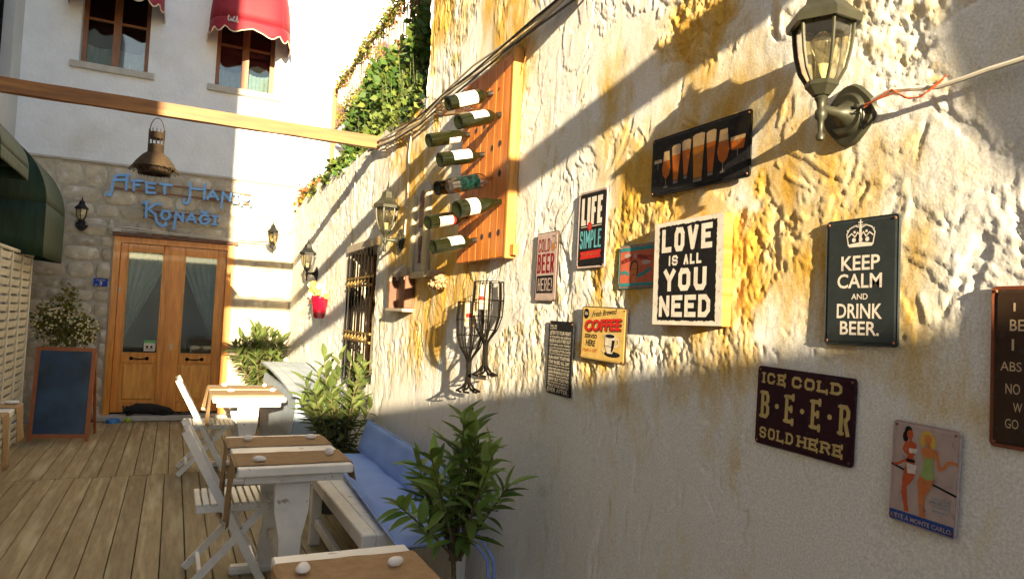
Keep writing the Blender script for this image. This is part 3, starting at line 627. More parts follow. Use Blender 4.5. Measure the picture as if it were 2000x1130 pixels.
# ------------------------------------------------------------------ hotel name letters and rails
LET = {'A': [[(-0.621, 3.133), (-0.767, 3.109), (-0.792, 3.035), (-0.798, 2.965), (-0.803, 2.889), (-0.818, 2.846), (-0.851, 2.848), (-0.863, 2.878)], [(-0.643, 3.13), (-0.644, 2.937)], [(-0.79, 3.045), (-0.645, 3.064)]],
'F': [[(-0.564, 3.07), (-0.558, 2.942)], [(-0.586, 3.065), (-0.468, 3.075)], [(-0.56, 3.013), (-0.5, 3.017)]],
'E': [[(-0.415, 3.061), (-0.412, 2.931)], [(-0.43, 3.061), (-0.315, 3.059)], [(-0.413, 2.996), (-0.332, 3.0)], [(-0.414, 2.933), (-0.313, 2.936)]],
'T': [[(-0.207, 3.061), (-0.202, 2.942)], [(-0.262, 3.062), (-0.124, 3.062)]],
'H': [[(0.095, 3.129), (0.1, 2.981), (0.094, 2.872), (0.063, 2.836), (0.032, 2.852), (0.036, 2.891)], [(0.277, 3.132), (0.272, 2.929)], [(0.1, 3.048), (0.276, 3.055)]],
'A2': [[(0.371, 3.051), (0.311, 2.931)], [(0.371, 3.051), (0.446, 2.935)], [(0.337, 2.973), (0.423, 2.978)]],
'N': [[(0.498, 3.049), (0.492, 2.826)], [(0.498, 3.042), (0.594, 2.942)], [(0.601, 3.043), (0.588, 2.939)]],
'I': [[(0.669, 3.032), (0.666, 2.92)], [(0.64, 3.032), (0.694, 3.031)], [(0.641, 2.921), (0.693, 2.917)]],
'M': [[(0.748, 3.025), (0.746, 2.895)], [(0.75, 3.021), (0.803, 2.967), (0.864, 3.022)], [(0.87, 3.025), (0.859, 2.902)]],
'K': [[(-0.402, 2.813), (-0.397, 2.607)], [(-0.445, 2.791), (-0.382, 2.816)], [(-0.38, 2.719), (-0.299, 2.799), (-0.233, 2.797)], [(-0.367, 2.713), (-0.295, 2.66), (-0.268, 2.562), (-0.218, 2.513), (-0.16, 2.531), (-0.165, 2.564)]],
'O': [[(-0.123, 2.666), (-0.135, 2.624), (-0.17, 2.604), (-0.207, 2.617), (-0.224, 2.655), (-0.212, 2.697), (-0.177, 2.718), (-0.14, 2.705), (-0.123, 2.666)]],
'N2': [[(-0.049, 2.717), (-0.067, 2.495)], [(-0.046, 2.708), (0.034, 2.605)], [(0.033, 2.713), (0.029, 2.596)]],
'A3': [[(0.136, 2.716), (0.077, 2.608)], [(0.136, 2.716), (0.19, 2.601)], [(0.1, 2.636), (0.174, 2.638)]],
'G': [[(0.339, 2.698), (0.302, 2.715), (0.258, 2.704), (0.234, 2.654), (0.259, 2.601), (0.304, 2.593), (0.344, 2.622), (0.345, 2.658), (0.3, 2.656)], [(0.25, 2.756), (0.29, 2.742), (0.33, 2.758)]],
'I2': [[(0.426, 2.711), (0.419, 2.602)], [(0.394, 2.71), (0.459, 2.714)], [(0.385, 2.601), (0.449, 2.601)]]}
sign = empty('hotel_name_sign', (0, 10.19, 2.8), label='blue cut-out letters AFET HANIM KONAĞI on rust rails above the door', cat='sign')
for k, strokes in LET.items():
    b_ = MB()
    for s_i, pl in enumerate(strokes):
        dy = s_i*0.0008; t = 0.030
        for i in range(len(pl)-1):
            a, b = Vector((pl[i][0], 0, pl[i][1])), Vector((pl[i+1][0], 0, pl[i+1][1])); d = (b-a).normalized()*t*.35
            b_.bar((a.x-d.x, 10.185-dy-i*.0003, a.z-d.z), (b.x+d.x, 10.185-dy-i*.0003, b.z+d.z), .030, t, up=(d.z, 0, -d.x))
    b_.build('letter', M_blueletter, sign)
for (xa, za, xb, zb_) in ((-0.597, 3.06, 0.86, 3.056), (-0.779, 2.951, 0.86, 2.928), (-0.44, 2.704, 0.471, 2.70), (-0.434, 2.62, 0.478, 2.621)):
    b_ = MB(); b_.bar((xa, 10.212, za), (xb, 10.212, zb_), .014, .02); b_.build('mounting_rail', M_rust, sign)

pl = empty('house_number_plate', (-.854, YF-.03, 1.737), ON_FRONT, label='small blue enamel house number plate with a white 3 left of the door', cat='sign')
b_ = MB(); b_.prism([(-.078, -.05), (.078, -.05), (.078, .05), (-.078, .05)], 0, .006); b_.build('plate', K_plateblue, pl, world=False)
b_ = MB(); put_text(b_, '3', -.012, .018, -.036, .014, .0068, .02); rect(b_, -.05, .05, .026, .031, .0068); rect(b_, -.06, -.035, -.036, -.026, .0068); b_.build('numeral', K_white, pl, world=False)

# ------------------------------------------------------------------ cable runs
b_ = MB(); b_.tube([(-1.06, 10.19, 2.472), (-.85, 10.185, 2.462), (-.72, 10.18, 2.44), (-.6, 10.18, 2.462), (-.05, 10.18, 2.432), (.70, 10.18, 2.42), (1.10, 10.19, 2.44)], .007, 6)
b_.tube([(-1.06, 10.192, 2.452), (-.75, 10.185, 2.43), (-.05, 10.185, 2.415), (.70, 10.185, 2.40), (1.12, 10.2, 2.40)], .006, 6); b_.box((-.76, 10.16, 2.395), (-.67, 10.215, 2.425))
tag(b_.build('front_cable', M_wcable), 'pale twin cable running along the stones above the door', 'cable')
b_ = MB(); b_.tube([(1.1, 10.2, 2.44), (1.25, 10.15, 2.52), (1.38, 9.9, 2.66), (1.44, 9.6, 2.84)], .005, 6)
tag(b_.build('sagging_cable', M_cable), 'thin cable rising from the sunlit lantern to the wall corner', 'cable')

# ================================================================== RIGHT WALL
wall = empty('courtyard_wall', (XW, 4, 0), label='old lime plastered stone wall with peeling ochre patches, full of signs', cat='wall')
def topf(Y): return 2.99 + 0.05*np.sin(Y*1.7) + 0.06*(fbm(Y*3, Y*0, 3, 3)-0.5)
def lin(a, b, s_): return np.linspace(a, b, int(round((b-a)/s_))+1)
wall_mesh('near_wall_face', np.concatenate([lin(-3.9, 0.2, .06)[:-1], lin(.2, .7, .02)[:-1], lin(.7, 2.6, .0055)[:-1], lin(2.6, 4.53, .0075)]), np.concatenate([lin(-.1, .9, .02)[:-1], lin(.9, 2.95, .0065)[:-1], lin(2.95, 3.9, .02)[:-1], lin(3.9, 6.6, .08)]), wall)
wall_mesh('far_wall_face', lin(4.53, YF+.05, .016), lin(-.1, 3.0, .014), wall, top=topf, hole=(5.63, 6.60, 0.93, 2.06))
g = MB(); g.box((XW+.045, -3.9, -.1), (XW+.75, 4.50, 6.6)); g.box((XW+.045, 4.501, -.1), (XW+.40, 5.62, 2.90)); g.box((XW+.045, 6.61, -.1), (XW+.40, YF, 2.90)); g.box((XW+.045, 5.621, -.1), (XW+.40, 6.609, .92)); g.box((XW+.045, 5.621, 2.07), (XW+.40, 6.609, 2.90))
g.build('wall_core', M_mortar, wall)
# crumbled return edge of the tall part
P = []
for i in range(120):
    zz = 2.86 + i*0.03; row = []
    for j in range(7):
        row.append((XW - .006 + j*.012 + .0*zz, 4.530 + .018*math.sin(zz*9+j) + random.uniform(-.014, .018) + .012*j, zz))
    P.append(row)
g = MB(); g.grid(P); g.build('broken_edge', M_plaster, wall)

# iron grille window
grw = empty('grille_window', (XW, 6.11, .93), label='tall barred window with twisted iron bars in the far part of the wall', cat='window')
g = MB(); ya, yb, za, zb = 5.63, 6.60, .93, 2.06
g.box((XW+.03, ya-.03, za-.02), (XW+.25, ya-.012, zb+.02)); g.box((XW+.03, yb+.012, za-.02), (XW+.25, yb+.03, zb+.02)); g.box((XW+.03, ya-.03, za-.05), (XW+.25, yb+.03, za-.02)); g.build('reveal', M_mortar, grw)
g = MB(); g.cbox((XW-.022, ya-.06, zb), (XW+.25, yb+.10, zb+.075), .006); g.build('lintel', M_greybox, grw)
g = MB(); 
for a, b, c, d in ((ya, ya+.05, za, zb), (yb-.05, yb, za, zb), ((ya+yb)/2-.03, (ya+yb)/2+.03, za, zb)): g.box((XW+.19, a, c), (XW+.23, b, d))
g.build('sash', M_oak, grw)
g = MB(); g.box((XW+.205, ya+.05, za), (XW+.209, yb-.05, zb)); g.build('pane', M_glass, grw)
g = MB(); g.box((XW+.26, ya-.03, za-.05), (XW+.3, yb+.03, zb+.03)); g.build('dark_room', M_dark, grw)
for k in range(8):
    y = ya+.06+(yb-ya-.12)*k/7; b_ = MB(); b_.tube([(XW-.03, y, za-.03), (XW-.03, y, zb-.005)], .008, 6)
    b_.build('bar', M_iron, grw)
for zc in (1.30, 1.775):
    b_ = MB()
    for dz in (-.035, .035): b_.bar((XW-.03, ya-.005, zc+dz), (XW-.03, yb+.005, zc+dz), .012, .018)
    for k in range(7):
        y = ya+.06+(yb-ya-.12)*(k+.5)/7; b_.tube([(XW-.032+.014*math.cos(t), y+.03*math.sin(t), zc+.026*math.cos(t)) for t in [2*math.pi*i/12 for i in range(13)]], .0055, 5)
    b_.build('ring_band', mat('brassy_iron', (0.30, 0.20, 0.06), rough=.5, metal=.5), grw)

# cables on the wall
P0 = [(-.3, 3.6), (.9, 3.3), (1.6, 3.06), (2.46, 2.90), (2.85, 2.885), (3.19, 2.875), (3.6, 2.875), (4.08, 2.87), (4.55, 2.83), (5.2, 2.86), (6.0, 2.93)]
b_ = MB()
for k, (dz, dx, m_) in enumerate(((0, .03, 0), (.016, .036, 1), (-.014, .034, 0), (.03, .03, 0), (-.028, .028, 1))):
    b_.mi = m_; b_.tube([(XW-dx-.012-.006*math.sin(y*3+k), y, z_+dz+.012*math.sin(y*4+k*2)) for y, z_ in P0], .0065, 6)
tag(b_.build('wall_cable_bundle', [M_cable, M_cabledark]), 'bundle of loose cables sloping along the top of the wall over the bottle rack', 'cable')
for nm, y, z0, z1, lab in (('drop_cable', 4.81, 2.84, 2.08, 'thin vertical cable dropping to the far middle lantern'), ('drop_cable', 6.50, 2.98, 2.09, 'thin vertical cable hanging down to the barred window')):
    b_ = MB(); b_.tube([(XW-.016, y, z0), (XW-.019, y+.03, (z0+z1)/2+.2), (XW-.016, y+.01, (z0+z1)/2-.1), (XW-.014, y+.05, z1)], .006, 6)
    tag(b_.build(nm, M_cable), lab, 'cable')
b_ = MB(); b_.tube([(XW-.03, 1.10, 2.055), (XW-.035, 1.05, 2.064), (XW-.035, 1.0, 2.054), (XW-.03, .943, 2.043), (XW-.03, .889, 2.045), (XW-.03, .84, 2.049), (XW-.03, .79, 2.05), (XW-.03, .6, 2.06), (XW-.03, .2, 2.06)], .0058, 8)
tag(b_.build('white_lamp_cable', M_wcable), 'thick pale cable running right from the near wall lantern', 'cable')
b_ = MB()
for k, pts in enumerate(([(1.115, 2.040), (1.07, 2.055), (1.044, 2.064), (1.012, 2.036), (.982, 2.028), (.954, 2.036), (.925, 2.052)], [(1.11, 2.045), (1.06, 2.050), (1.03, 2.052), (1.0, 2.030), (.97, 2.026), (.94, 2.044), (.915, 2.058)])):
    b_.tube([(XW-.041-k*.004, y, z_) for y, z_ in pts], .0018, 6)
tag(b_.build('orange_wire', M_orange), 'thin orange wires looped round the pale cable beside the near lantern', 'wire')

# ================================================================== LEFT BUILDING + a wall added behind the camera for its shade
left = empty('left_building', (XL, 3, 0), label='tall grey rendered building closing the left side of the alley', cat='building')
g = MB(); g.box((XL-6, -3.8, -.1), (XL, 8.55, 9.5)); g.box((XL-6, 9.75, -.1), (XL, YF+.3, 9.5)); g.box((XL-6, 8.551, -.1), (XL, 9.749, 3.9)); g.box((XL-6, 8.551, 5.6), (XL, 9.749, 9.5)); g.build('rendered_wall', M_leftwall, left)
g = MB(); g.box((XL-.16, 8.55, 3.9), (XL-.11, 8.63, 5.6)); g.box((XL-.16, 9.67, 3.9), (XL-.11, 9.75, 5.6)); g.box((XL-.16, 9.1, 3.9), (XL-.11, 9.18, 5.6)); g.box((XL-.16, 8.631, 4.6), (XL-.11, 9.669, 4.66)); wn = g.build('window', M_iron, left)
g = MB(); g.box((XL-.14, 8.63, 3.9), (XL-.13, 9.67, 5.6)); g.build('pane', mat('blue_glass', (0.05, 0.09, 0.14), rough=.08, spec=.8), wn)
g = MB(); g.box((-6, -8.4, -.1), (5, -8.0, 3.05)); g.box((-6, -8.5, 3.05), (5, -7.95, 3.10)); tag(g.build('shade_wall', M_white), 'unseen low white wall added behind the viewer to shade the lower signs wall', 'wall')  # added sun blocker out of view; its top edge shades the lower wall
# roof beams across the alley
def beam(y, z0, z1, lab, xe=1.45, w=.06):
    b_ = MB(); n = 24
    x0 = XL+.003; P = []
    for i in range(n+1):
        x = x0+(xe-x0)*i/n; j = [random.uniform(-.0025, .0025) for _ in range(4)]
        P.append([(x, y-w/2, z0+j[0]), (x, y+w/2, z0+j[1]), (x, y+w/2, z1+j[2]), (x, y-w/2, z1+j[3])])
    for i in range(n):
        a = len(b_.v); b_.v.extend(P[i]); b_.v.extend(P[i+1])
        for k in range(4): k2 = (k+1) % 4; b_.f.append((a+k, a+k2, a+4+k2, a+4+k)); b_.m.append(0)
        if i == 0: b_.f.append((a+3, a+2, a+1, a)); b_.m.append(0)
        if i == n-1: b_.f.append((a+4, a+5, a+6, a+7)); b_.m.append(0)
    tag(b_.build('timber_beam', M_beam), lab, 'beam', 'timber beams across the alley')
beam(5.7, 2.872, 2.970, 'bare timber beam spanning the alley below the upstairs windows, sunlit at its right end', 1.455)
beam(2.45, 2.87, 3.01, 'timber beam across the alley above the viewer')
beam(-1.25, 2.875, 3.04, 'timber beam across the alley behind the viewer')

# green awnings: two on the left building, one added out of view on the near wall
def green_awning(y0, y1, proj, zt, zb, val, lab, axis, yw):
    r_ = empty('green_awning', (yw, (y0+y1)/2, zb), label=lab, cat='awning', group='dark green curved awnings')
    canopy(r_, y0, y1, yw, proj, zt, zb, val, M_green, None, axis, valn=1)
green_awning(8.02, 9.3, .69, 3.12, 2.42, .52, 'dark green awning with a long hanging end, the farther one beside the stone front', 'left', XL+.003)
green_awning(6.45, 7.6, .60, 3.10, 2.66, .10, 'dark green curved awning at the left edge, the nearer one', 'left', XL+.003)
green_awning(-1.35, -0.55, .272, 2.95, 2.42, .44, 'unseen dark green awning added behind the viewer to cast a shadow on the signs wall', 'right', XW-.003)  # added out of view, shaped to cast the curved shadow on the near wall

# far building above the wall, terrace bank, railing
nb = empty('terrace_building', (2.35, 4, 3), label='plain grey rendered house wall rising behind the planted wall top', cat='building')
g = MB(); g.box((2.3, 1.0, -.1), (6, 5.9, 5.6)); g.build('rendered_wall', mat('grey_render', (.34, .33, .31), rough=.9), nb)
g = MB(); P = []
for i in range(60):
    y = 4.5+i*.098; P.append([(XW+.02+j*.1, y, 2.90+.11*j*(.8+.2*math.sin(y*2+j))+random.uniform(-.02, .02)) for j in range(9)])
g.grid(P); g.box((XW+.41, 4.5, -.1), (2.3, YF-.01, 2.88)); tag(g.build('planted_bank', M_soil, smooth=True), kind='structure')
rl = empty('terrace_railing', (1.85, 9.9, 3.9), label='rusty iron railing climbing above the planted wall top in front of the white house', cat='railing')
b_ = MB(); b_.box((1.82, 9.80, 3.3), (1.88, 9.88, 4.62)); b_.build('post', M_rack, rl)
for z_ in (4.60, 4.02):
    b_ = MB(); b_.bar((1.85, 9.8, z_), (1.85, 4.7, z_+.06), .03, .03); b_.build('rail', M_rust, rl)
for k in range(46):
    y = 9.7-k*.108; b_ = MB(); b_.tube([(1.85, y, 4.0), (1.85, y, 4.61)], .007, 5); b_.build('baluster', M_rust, rl)

# ================================================================== PLANTS
def leafmesh(name, L, w, mat_, fold=.25, bend=.2, n=5):
    b_ = MB(); P = []
    for i in range(n+1):
        t = i/n; ww = w*math.sin(math.pi*min(1, t*.92+.08))**.8*(1-.15*t) if 0 < i < n else w*.08; zz = -bend*L*t*t
        P.append([(-ww/2, t*L, zz+ww*fold), (0, t*L, zz), (ww/2, t*L, zz+ww*fold)])
    b_.grid(P); me = bpy.data.meshes.new(name); me.from_pydata(b_.v, [], b_.f); me.materials.append(mat_)
    me.polygons.foreach_set('use_smooth', [True]*len(me.polygons)); return me
def orient(d, up=Vector((0, 0, 1)), roll=0):
    d = d.normalized(); x = d.cross(up)
    if x.length < 1e-3: x = Vector((1, 0, 0))
    x.normalize(); z_ = x.cross(d); M = basis(x, d, z_)
    return M @ Matrix.Rotation(roll, 4, 'Y')
def oleander(base, h, spread, lab, nst, nleaf, leafs, mat_, pot, seed, squash=(1, 1), trunk=0.0, ll=.12, cat='shrub', lo=.35, xmax=9, lowh=.62):
    rs = random.Random(seed); r_ = empty('oleander_shrub', base, label=lab, cat=cat)
    bx, by, bz = base; st = MB(); tips = []
    if trunk: st.tube([(bx, by, bz), (bx+.01, by, bz+trunk*.5), (bx-.005, by+.01, bz+trunk)], [.014, .012, .011], 8)
    for k in range(nst):
        a = rs.uniform(0, 2*math.pi); rr = spread*math.sqrt(rs.uniform(0.02, 1)); hh = h*rs.uniform(lowh, 1.0)*(1-.12*(rr/spread)**2)
        p0 = Vector((bx+rs.uniform(-.02, .02), by+rs.uniform(-.02, .02), bz+trunk*.95)); p3 = Vector((bx+rr*math.cos(a)*squash[0], by+rr*math.sin(a)*squash[1], bz+hh))
        if p3.x > xmax: p3.x = xmax - rs.uniform(0, .1)
        p1 = p0.lerp(p3, .35) + Vector((0, 0, .06)); p1.x = bx+(p3.x-bx)*.5; p1.y = by+(p3.y-by)*.5
        pts = []
        for i in range(9):
            t = i/8; pts.append((1-t)**2*p0 + 2*t*(1-t)*p1 + t*t*p3)
        st.tube(pts, [.007-.0045*i/8 for i in range(9)], 5); tips.append(pts)
    st.build('stem', M_bark, r_, smooth=True)
    extra = MB(); per = nleaf/nst; Mi = MW[r_.name].inverted(); cnt = 0
    for pts in tips:
        nn = int(per+rs.random()); ang = rs.uniform(0, 6)
        for q in range(nn):
            t = lo+(1-lo)*(q/max(nn-1, 1))**.75; i = min(int(t*8), 7); f = t*8-i; p = pts[i].lerp(pts[i+1], f); d = (pts[i+1]-pts[i]).normalized()
            ang += 2.2; s_ = d.orthogonal().normalized(); s_.rotate(Matrix.Rotation(ang, 3, d).to_quaternion())
            e = (.0+1.0*(t-lo)/(1-lo)) if t < .97 else 1.5
            dr = s_*1.0 + d*e + Vector((0, 0, rs.uniform(-.25, .35)))
            M = Mi @ Matrix.Translation(p) @ orient(dr, roll=rs.uniform(-.4, .4)) @ Matrix.Scale(rs.uniform(.7, 1.15), 4)
            if (Mi.inverted() @ M @ Vector((0, ll, 0))).x > xmax+.05: continue
            lm_ = rs.choice(leafs)
            if (cnt*7919) % nleaf < 290: o = bpy.data.objects.new('leaf', lm_); col.objects.link(o); o.parent = r_; o.matrix_local = M
            else: extra.add([MW[r_.name] @ M @ v.co for v in lm_.vertices], [tuple(p.vertices) for p in lm_.polygons])
            cnt += 1
    if extra.v: tag(extra.build('foliage', mat_, r_, smooth=True), kind='stuff')
    if pot: pot(r_)
    return r_
def leafset(mat_, L): return [leafmesh('leaf', L*k, L*.34*k2, mat_, bend=b) for k, k2, b in ((1, 1, .15), (.85, 1.1, .3), (1.1, .95, .05))]
LN = leafset(M_leaf, .125); LM = leafset(M_leaf2, .135); LC = leafset(M_leaf2, .18)
def pot_at(x, y, z0, z1, r0, r1, m_):
    def f(r_):
        b_ = MB(); b_.lathe([(r0, z0), (r0*.99, z0+.005), (r1, z1-.03), (r1*1.08, z1-.03), (r1*1.08, z1), (r1*.9, z1), (r1*.88, z1-.04)], c=(x, y, 0), n=28, cap=False); b_.build('pot', m_, r_, smooth=True)
        s_ = MB(); s_.lathe([(.001, z1-.035), (r1*.9, z1-.04)], c=(x, y, 0), n=20, cap=False); s_.build('soil', M_soil, r_)
    return f
oleander((1.115, 2.74, .02), 1.10, .31, 'dark green oleander standing in the foreground right of the blue bench', 16, 340, LN, M_leaf, pot_at(1.13, 2.74, .002, .30, .13, .17, M_zincpot), 5, trunk=.50, lo=.20, xmax=1.40, lowh=.70)
oleander((1.20, 5.45, .30), .88, .30, 'sunlit oleander in the middle, between the blue bench and the pale chest', 26, 480, LM, M_leaf2, pot_at(1.20, 5.45, .002, .42, .17, .21, M_pot2), 9, lo=.12, xmax=1.40)
oleander((1.08, 9.72, .30), 1.0, .40, 'oleander in the far corner right of the orange door', 34, 460, LC, M_leaf2, pot_at(1.08, 9.72, .002, .40, .20, .24, M_terra), 14, lo=.1, xmax=1.40, ll=.15)

def cloudleaf(mb, c, rad, n, s, rs, flat_=1.0, mats=1):
    for _ in range(n):
        while True:
            v = Vector((rs.uniform(-1, 1), rs.uniform(-1, 1), rs.uniform(-1, 1)))
            if v.length < 1: break
        v = v*(.55+.45*v.length)
        p = Vector(c) + Vector((v.x*rad[0], v.y*rad[1], v.z*rad[2]))
        d = Vector((rs.uniform(-1, 1), rs.uniform(-1, 1), rs.uniform(-.5, .9))).normalized(); e = d.orthogonal().normalized(); k = s*rs.uniform(.5, 1.3)
        e.rotate(Matrix.Rotation(rs.uniform(0, 6), 3, d).to_quaternion())
        mb.mi = rs.randrange(mats)
        mb.add([p, p+d*k*.5+e*k*.3, p+d*k, p+d*k*.5-e*k*.3], [(0, 1, 2, 3)])
    mb.mi = 0
def bush(name, base, clumps, s, mats, lab, cat='shrub', stems=8, seed=1, stemr=.005, kind=None, group=None):
    rs = random.Random(seed); r_ = empty(name, base, label=lab, cat=cat, group=group); b_ = MB(); st = MB()
    for c, rad, n in clumps:
        cloudleaf(b_, c, rad, n, s, rs, mats=len(mats))
        for k in range(stems):
            e = Vector(c)+Vector((rs.uniform(-.8, .8)*rad[0], rs.uniform(-.8, .8)*rad[1], rs.uniform(-.2, .9)*rad[2])); b0 = Vector(base)+Vector((rs.uniform(-.04, .04), rs.uniform(-.04, .04), 0))
            m_ = b0.lerp(e, .5)+Vector((rs.uniform(-.05, .05), rs.uniform(-.05, .05), .05)); st.tube([b0, m_, e], [stemr, stemr*.7, stemr*.3], 5)
    tag(b_.build('foliage', mats, r_), kind='stuff'); st.build('stem', M_stem, r_)
    return r_
# flowering shrub behind the chalkboard
fs_ = bush('flowering_shrub', (-1.10, 9.55, .40), [((-1.10, 9.55, 1.15), (.30, .25, .26), 560), ((-1.12, 9.55, 1.45), (.14, .14, .26), 230), ((-1.30, 9.5, 1.25), (.16, .15, .2), 260), ((-.93, 9.5, 1.12), (.16, .15, .2), 280)], .055, [M_weed, M_yellowleaf, M_yellowleaf], 'light green shrub with small cream flowers behind the chalkboard', seed=3)
rs = random.Random(4); b_ = MB()
for _ in range(200):
    a = rs.uniform(0, 6.28); q = rs.uniform(.1, 1)**.5; p = Vector((-1.09+.34*q*math.cos(a), 9.42-rs.uniform(0, .18), 1.16+.26*q*math.sin(a)))
    n = 5; rr = rs.uniform(.007, .014); tl = rs.uniform(-.6, .6)
    b_.add([p]+[p+Vector((rr*math.cos(k*1.2566), -.004+tl*rr*math.sin(k*1.2566)*.5, rr*math.sin(k*1.2566))) for k in range(5)], [(0, 1+k, 1+(k+1) % 5) for k in range(5)])
tag(b_.build('blossom', M_petal, fs_), kind='stuff')
b_ = MB(); b_.lathe([(.15, .002), (.19, .38), (.205, .38), (.205, .41), (.17, .41), (.16, .36)], c=(-1.10, 9.55, 0), n=24, cap=False); b_.build('pot', M_terra, fs_, smooth=True)

# growth on the wall top and terrace
bush('ivy_curtain', (2.2, 6.3, 3.2), [((2.05, 5.6, 4.15), (.22, .55, .55), 2600), ((2.05, 6.3, 4.0), (.22, .5, .6), 2300), ((2.0, 5.2, 4.7), (.25, .6, .6), 2300), ((1.95, 6.9, 3.9), (.2, .5, .45), 1500), ((1.9, 6.2, 3.5), (.2, .8, .35), 1800), ((2.0, 6.2, 4.8), (.25, .6, .4), 1500), ((1.80, 7.3, 3.75), (.14, .55, .42), 1300), ((1.76, 6.5, 3.55), (.14, .55, .4), 1300), ((1.78, 5.6, 3.7), (.14, .5, .45), 1300), ((1.82, 8.2, 3.7), (.12, .5, .3), 700)], .09, [M_ivy, M_ivy, M_weed], 'bright green climbing plant covering the railing above the wall', 'climber', seed=21, stems=5)
bush('dark_climber', (2.25, 4.9, 3.2), [((2.12, 4.85, 4.55), (.2, .42, .75), 2600), ((2.15, 5.0, 5.2), (.2, .5, .5), 1800), ((2.0, 4.75, 4.1), (.15, .25, .5), 1200)], .11, [M_ivydark], 'dark climbing plant hanging beside the tall broken wall edge', 'climber', seed=22, stems=5)
bush('railing_vine', (1.9, 8.2, 3.6), [((1.85, 9.2, 4.6), (.06, .55, .09), 330), ((1.85, 8.1, 4.62), (.07, .6, .12), 420), ((1.86, 7.1, 4.62), (.08, .6, .14), 480), ((1.85, 8.8, 4.1), (.08, .7, .25), 420), ((1.86, 7.6, 4.2), (.09, .6, .3), 380)], .05, [M_weed, M_yellowleaf, M_yellowleaf], 'thin yellow-green vine twisting along the rusty railing', 'climber', seed=23, stems=8)
k = 0
for (y, x, n, hh, ms, lab) in ((9.75, 1.55, 260, .22, [M_yellowleaf, M_rustleaf], 'yellow and rust coloured weeds at the far end of the wall top'), (8.9, 1.56, 420, .26, [M_weed, M_rustleaf, M_ivydark], 'tangled weeds with rusty leaves on the wall top above the far lantern'), (8.0, 1.58, 620, .34, [M_ivydark, M_weed], 'dark green weeds on the wall top just left of the beam end'), (7.3, 1.60, 700, .42, [M_weed, M_ivy], 'leafy green weeds on the wall top behind the beam end'),
        (6.5, 1.62, 700, .48, [M_weed, M_leaf2], 'tall green weeds on the wall top right of the beam end'), (5.8, 1.62, 650, .50, [M_weed, M_leaf2], 'tall seeding weeds in the middle of the planted wall top'), (5.2, 1.60, 520, .42, [M_leaf2, M_weed], 'pale weeds on the wall top before the grey house wall'), (4.8, 1.58, 420, .34, [M_ivydark, M_weed], 'small weeds with dry stalks next to the tall broken wall edge')):
    k += 1; rs = random.Random(50+k)
    r_ = bush('wall_top_weeds', (x, y, 2.98), [((x+.03, y, 2.98+hh*.35), (.13, .38, hh*.48), int(n*1.5)), ((x-.08, y, 2.99), (.06, .3, .07), n//3)], .068, ms, lab, 'weeds', seed=60+k, stems=8, group='weeds growing on the wall top')
    b_ = MB()
    for q in range(9):
        yy = y+rs.uniform(-.35, .35); xx = x+rs.uniform(-.05, .12); h2 = hh*rs.uniform(.9, 1.5); lx = rs.uniform(-.06, .06); ly = rs.uniform(-.08, .08)
        b_.tube([(xx, yy, 2.95), (xx+lx*.4, yy+ly*.4, 2.95+h2*.6), (xx+lx, yy+ly, 2.95+h2)], [.004, .003, .0015], 4)
        for u in range(16):
            t = .35+.65*u/16; p = Vector((xx+lx*t, yy+ly*t, 2.95+h2*t)); d = Vector((rs.uniform(-1, 1), rs.uniform(-1, 1), .7)).normalized()*.035; e = Vector((-d.y, d.x, 0)).normalized()*.008
            b_.add([p, p+d*.5+e, p+d, p+d*.5-e], [(0, 1, 2, 3)])
    b_.build('stalk', M_leaf2 if k > 3 else M_yellowleaf, r_)
b_ = MB(); rs = random.Random(77)
for q in range(14):
    p = Vector((1.52+rs.uniform(-.05, .05), 9.95+rs.uniform(-.1, .1), 3.16+rs.uniform(-.12, .1)))
    for u in range(4): d = Vector((rs.uniform(-1, 1), rs.uniform(-1, 1), rs.uniform(-1, 1))).normalized()*.04; e = d.orthogonal().normalized()*.016; b_.add([p, p+d*.5+e, p+d, p+d*.5-e], [(0, 1, 2, 3)])
b_.tube([(1.5, 9.95, 2.95), (1.52, 9.95, 3.2)], .004, 5)
tag(b_.build('red_flower_sprig', M_redpetal), 'small sprig of dark red flowers at the far end of the wall top', 'flower')

# crimson wall pot
r_ = empty('wall_flower_pot', (1.385, 7.55, 1.43), label='glazed crimson half pot with orange and white flowers hung on the sunny wall', cat='flower pot')
b_ = MB(); b_.lathe([(.001, 1.425), (.045, 1.428), (.060, 1.45), (.082, 1.59), (.086, 1.635), (.094, 1.64), (.094, 1.658), (.080, 1.658), (.076, 1.60)], c=(1.385, 7.55, 0), n=28, cap=False); b_.build('pot', M_pinkpot, r_, smooth=True)
b_ = MB(); rs = random.Random(8)
for q in range(26):
    c = Vector((1.375+rs.uniform(-.09, .06), 7.53+rs.uniform(-.09, .12), 1.715+rs.uniform(-.05, .08))); b_.mi = rs.choice([0, 0, 1])
    for u in range(6):
        a = u*1.047; q_ = rs.uniform(-.6, .6); d = Vector((math.cos(a), q_, math.sin(a)))*.036; e = Vector((-math.sin(a), 0, math.cos(a)))*.016; b_.add([c, c+d*.6+e, c+d, c+d*.6-e], [(0, 1, 2, 3)])
b_.mi = 2; cloudleaf(b_, (1.385, 7.58, 1.66), (.10, .11, .06), 90, .04, rs, mats=1)
tag(b_.build('flowers', [M_orangepetal, M_petal, M_rustleaf], r_), kind='stuff')
b_ = MB(); cloudleaf(b_, (1.38, 7.58, 1.64), (.11, .13, .07), 110, .045, rs); b_.build('leaves', M_rustleaf, r_)

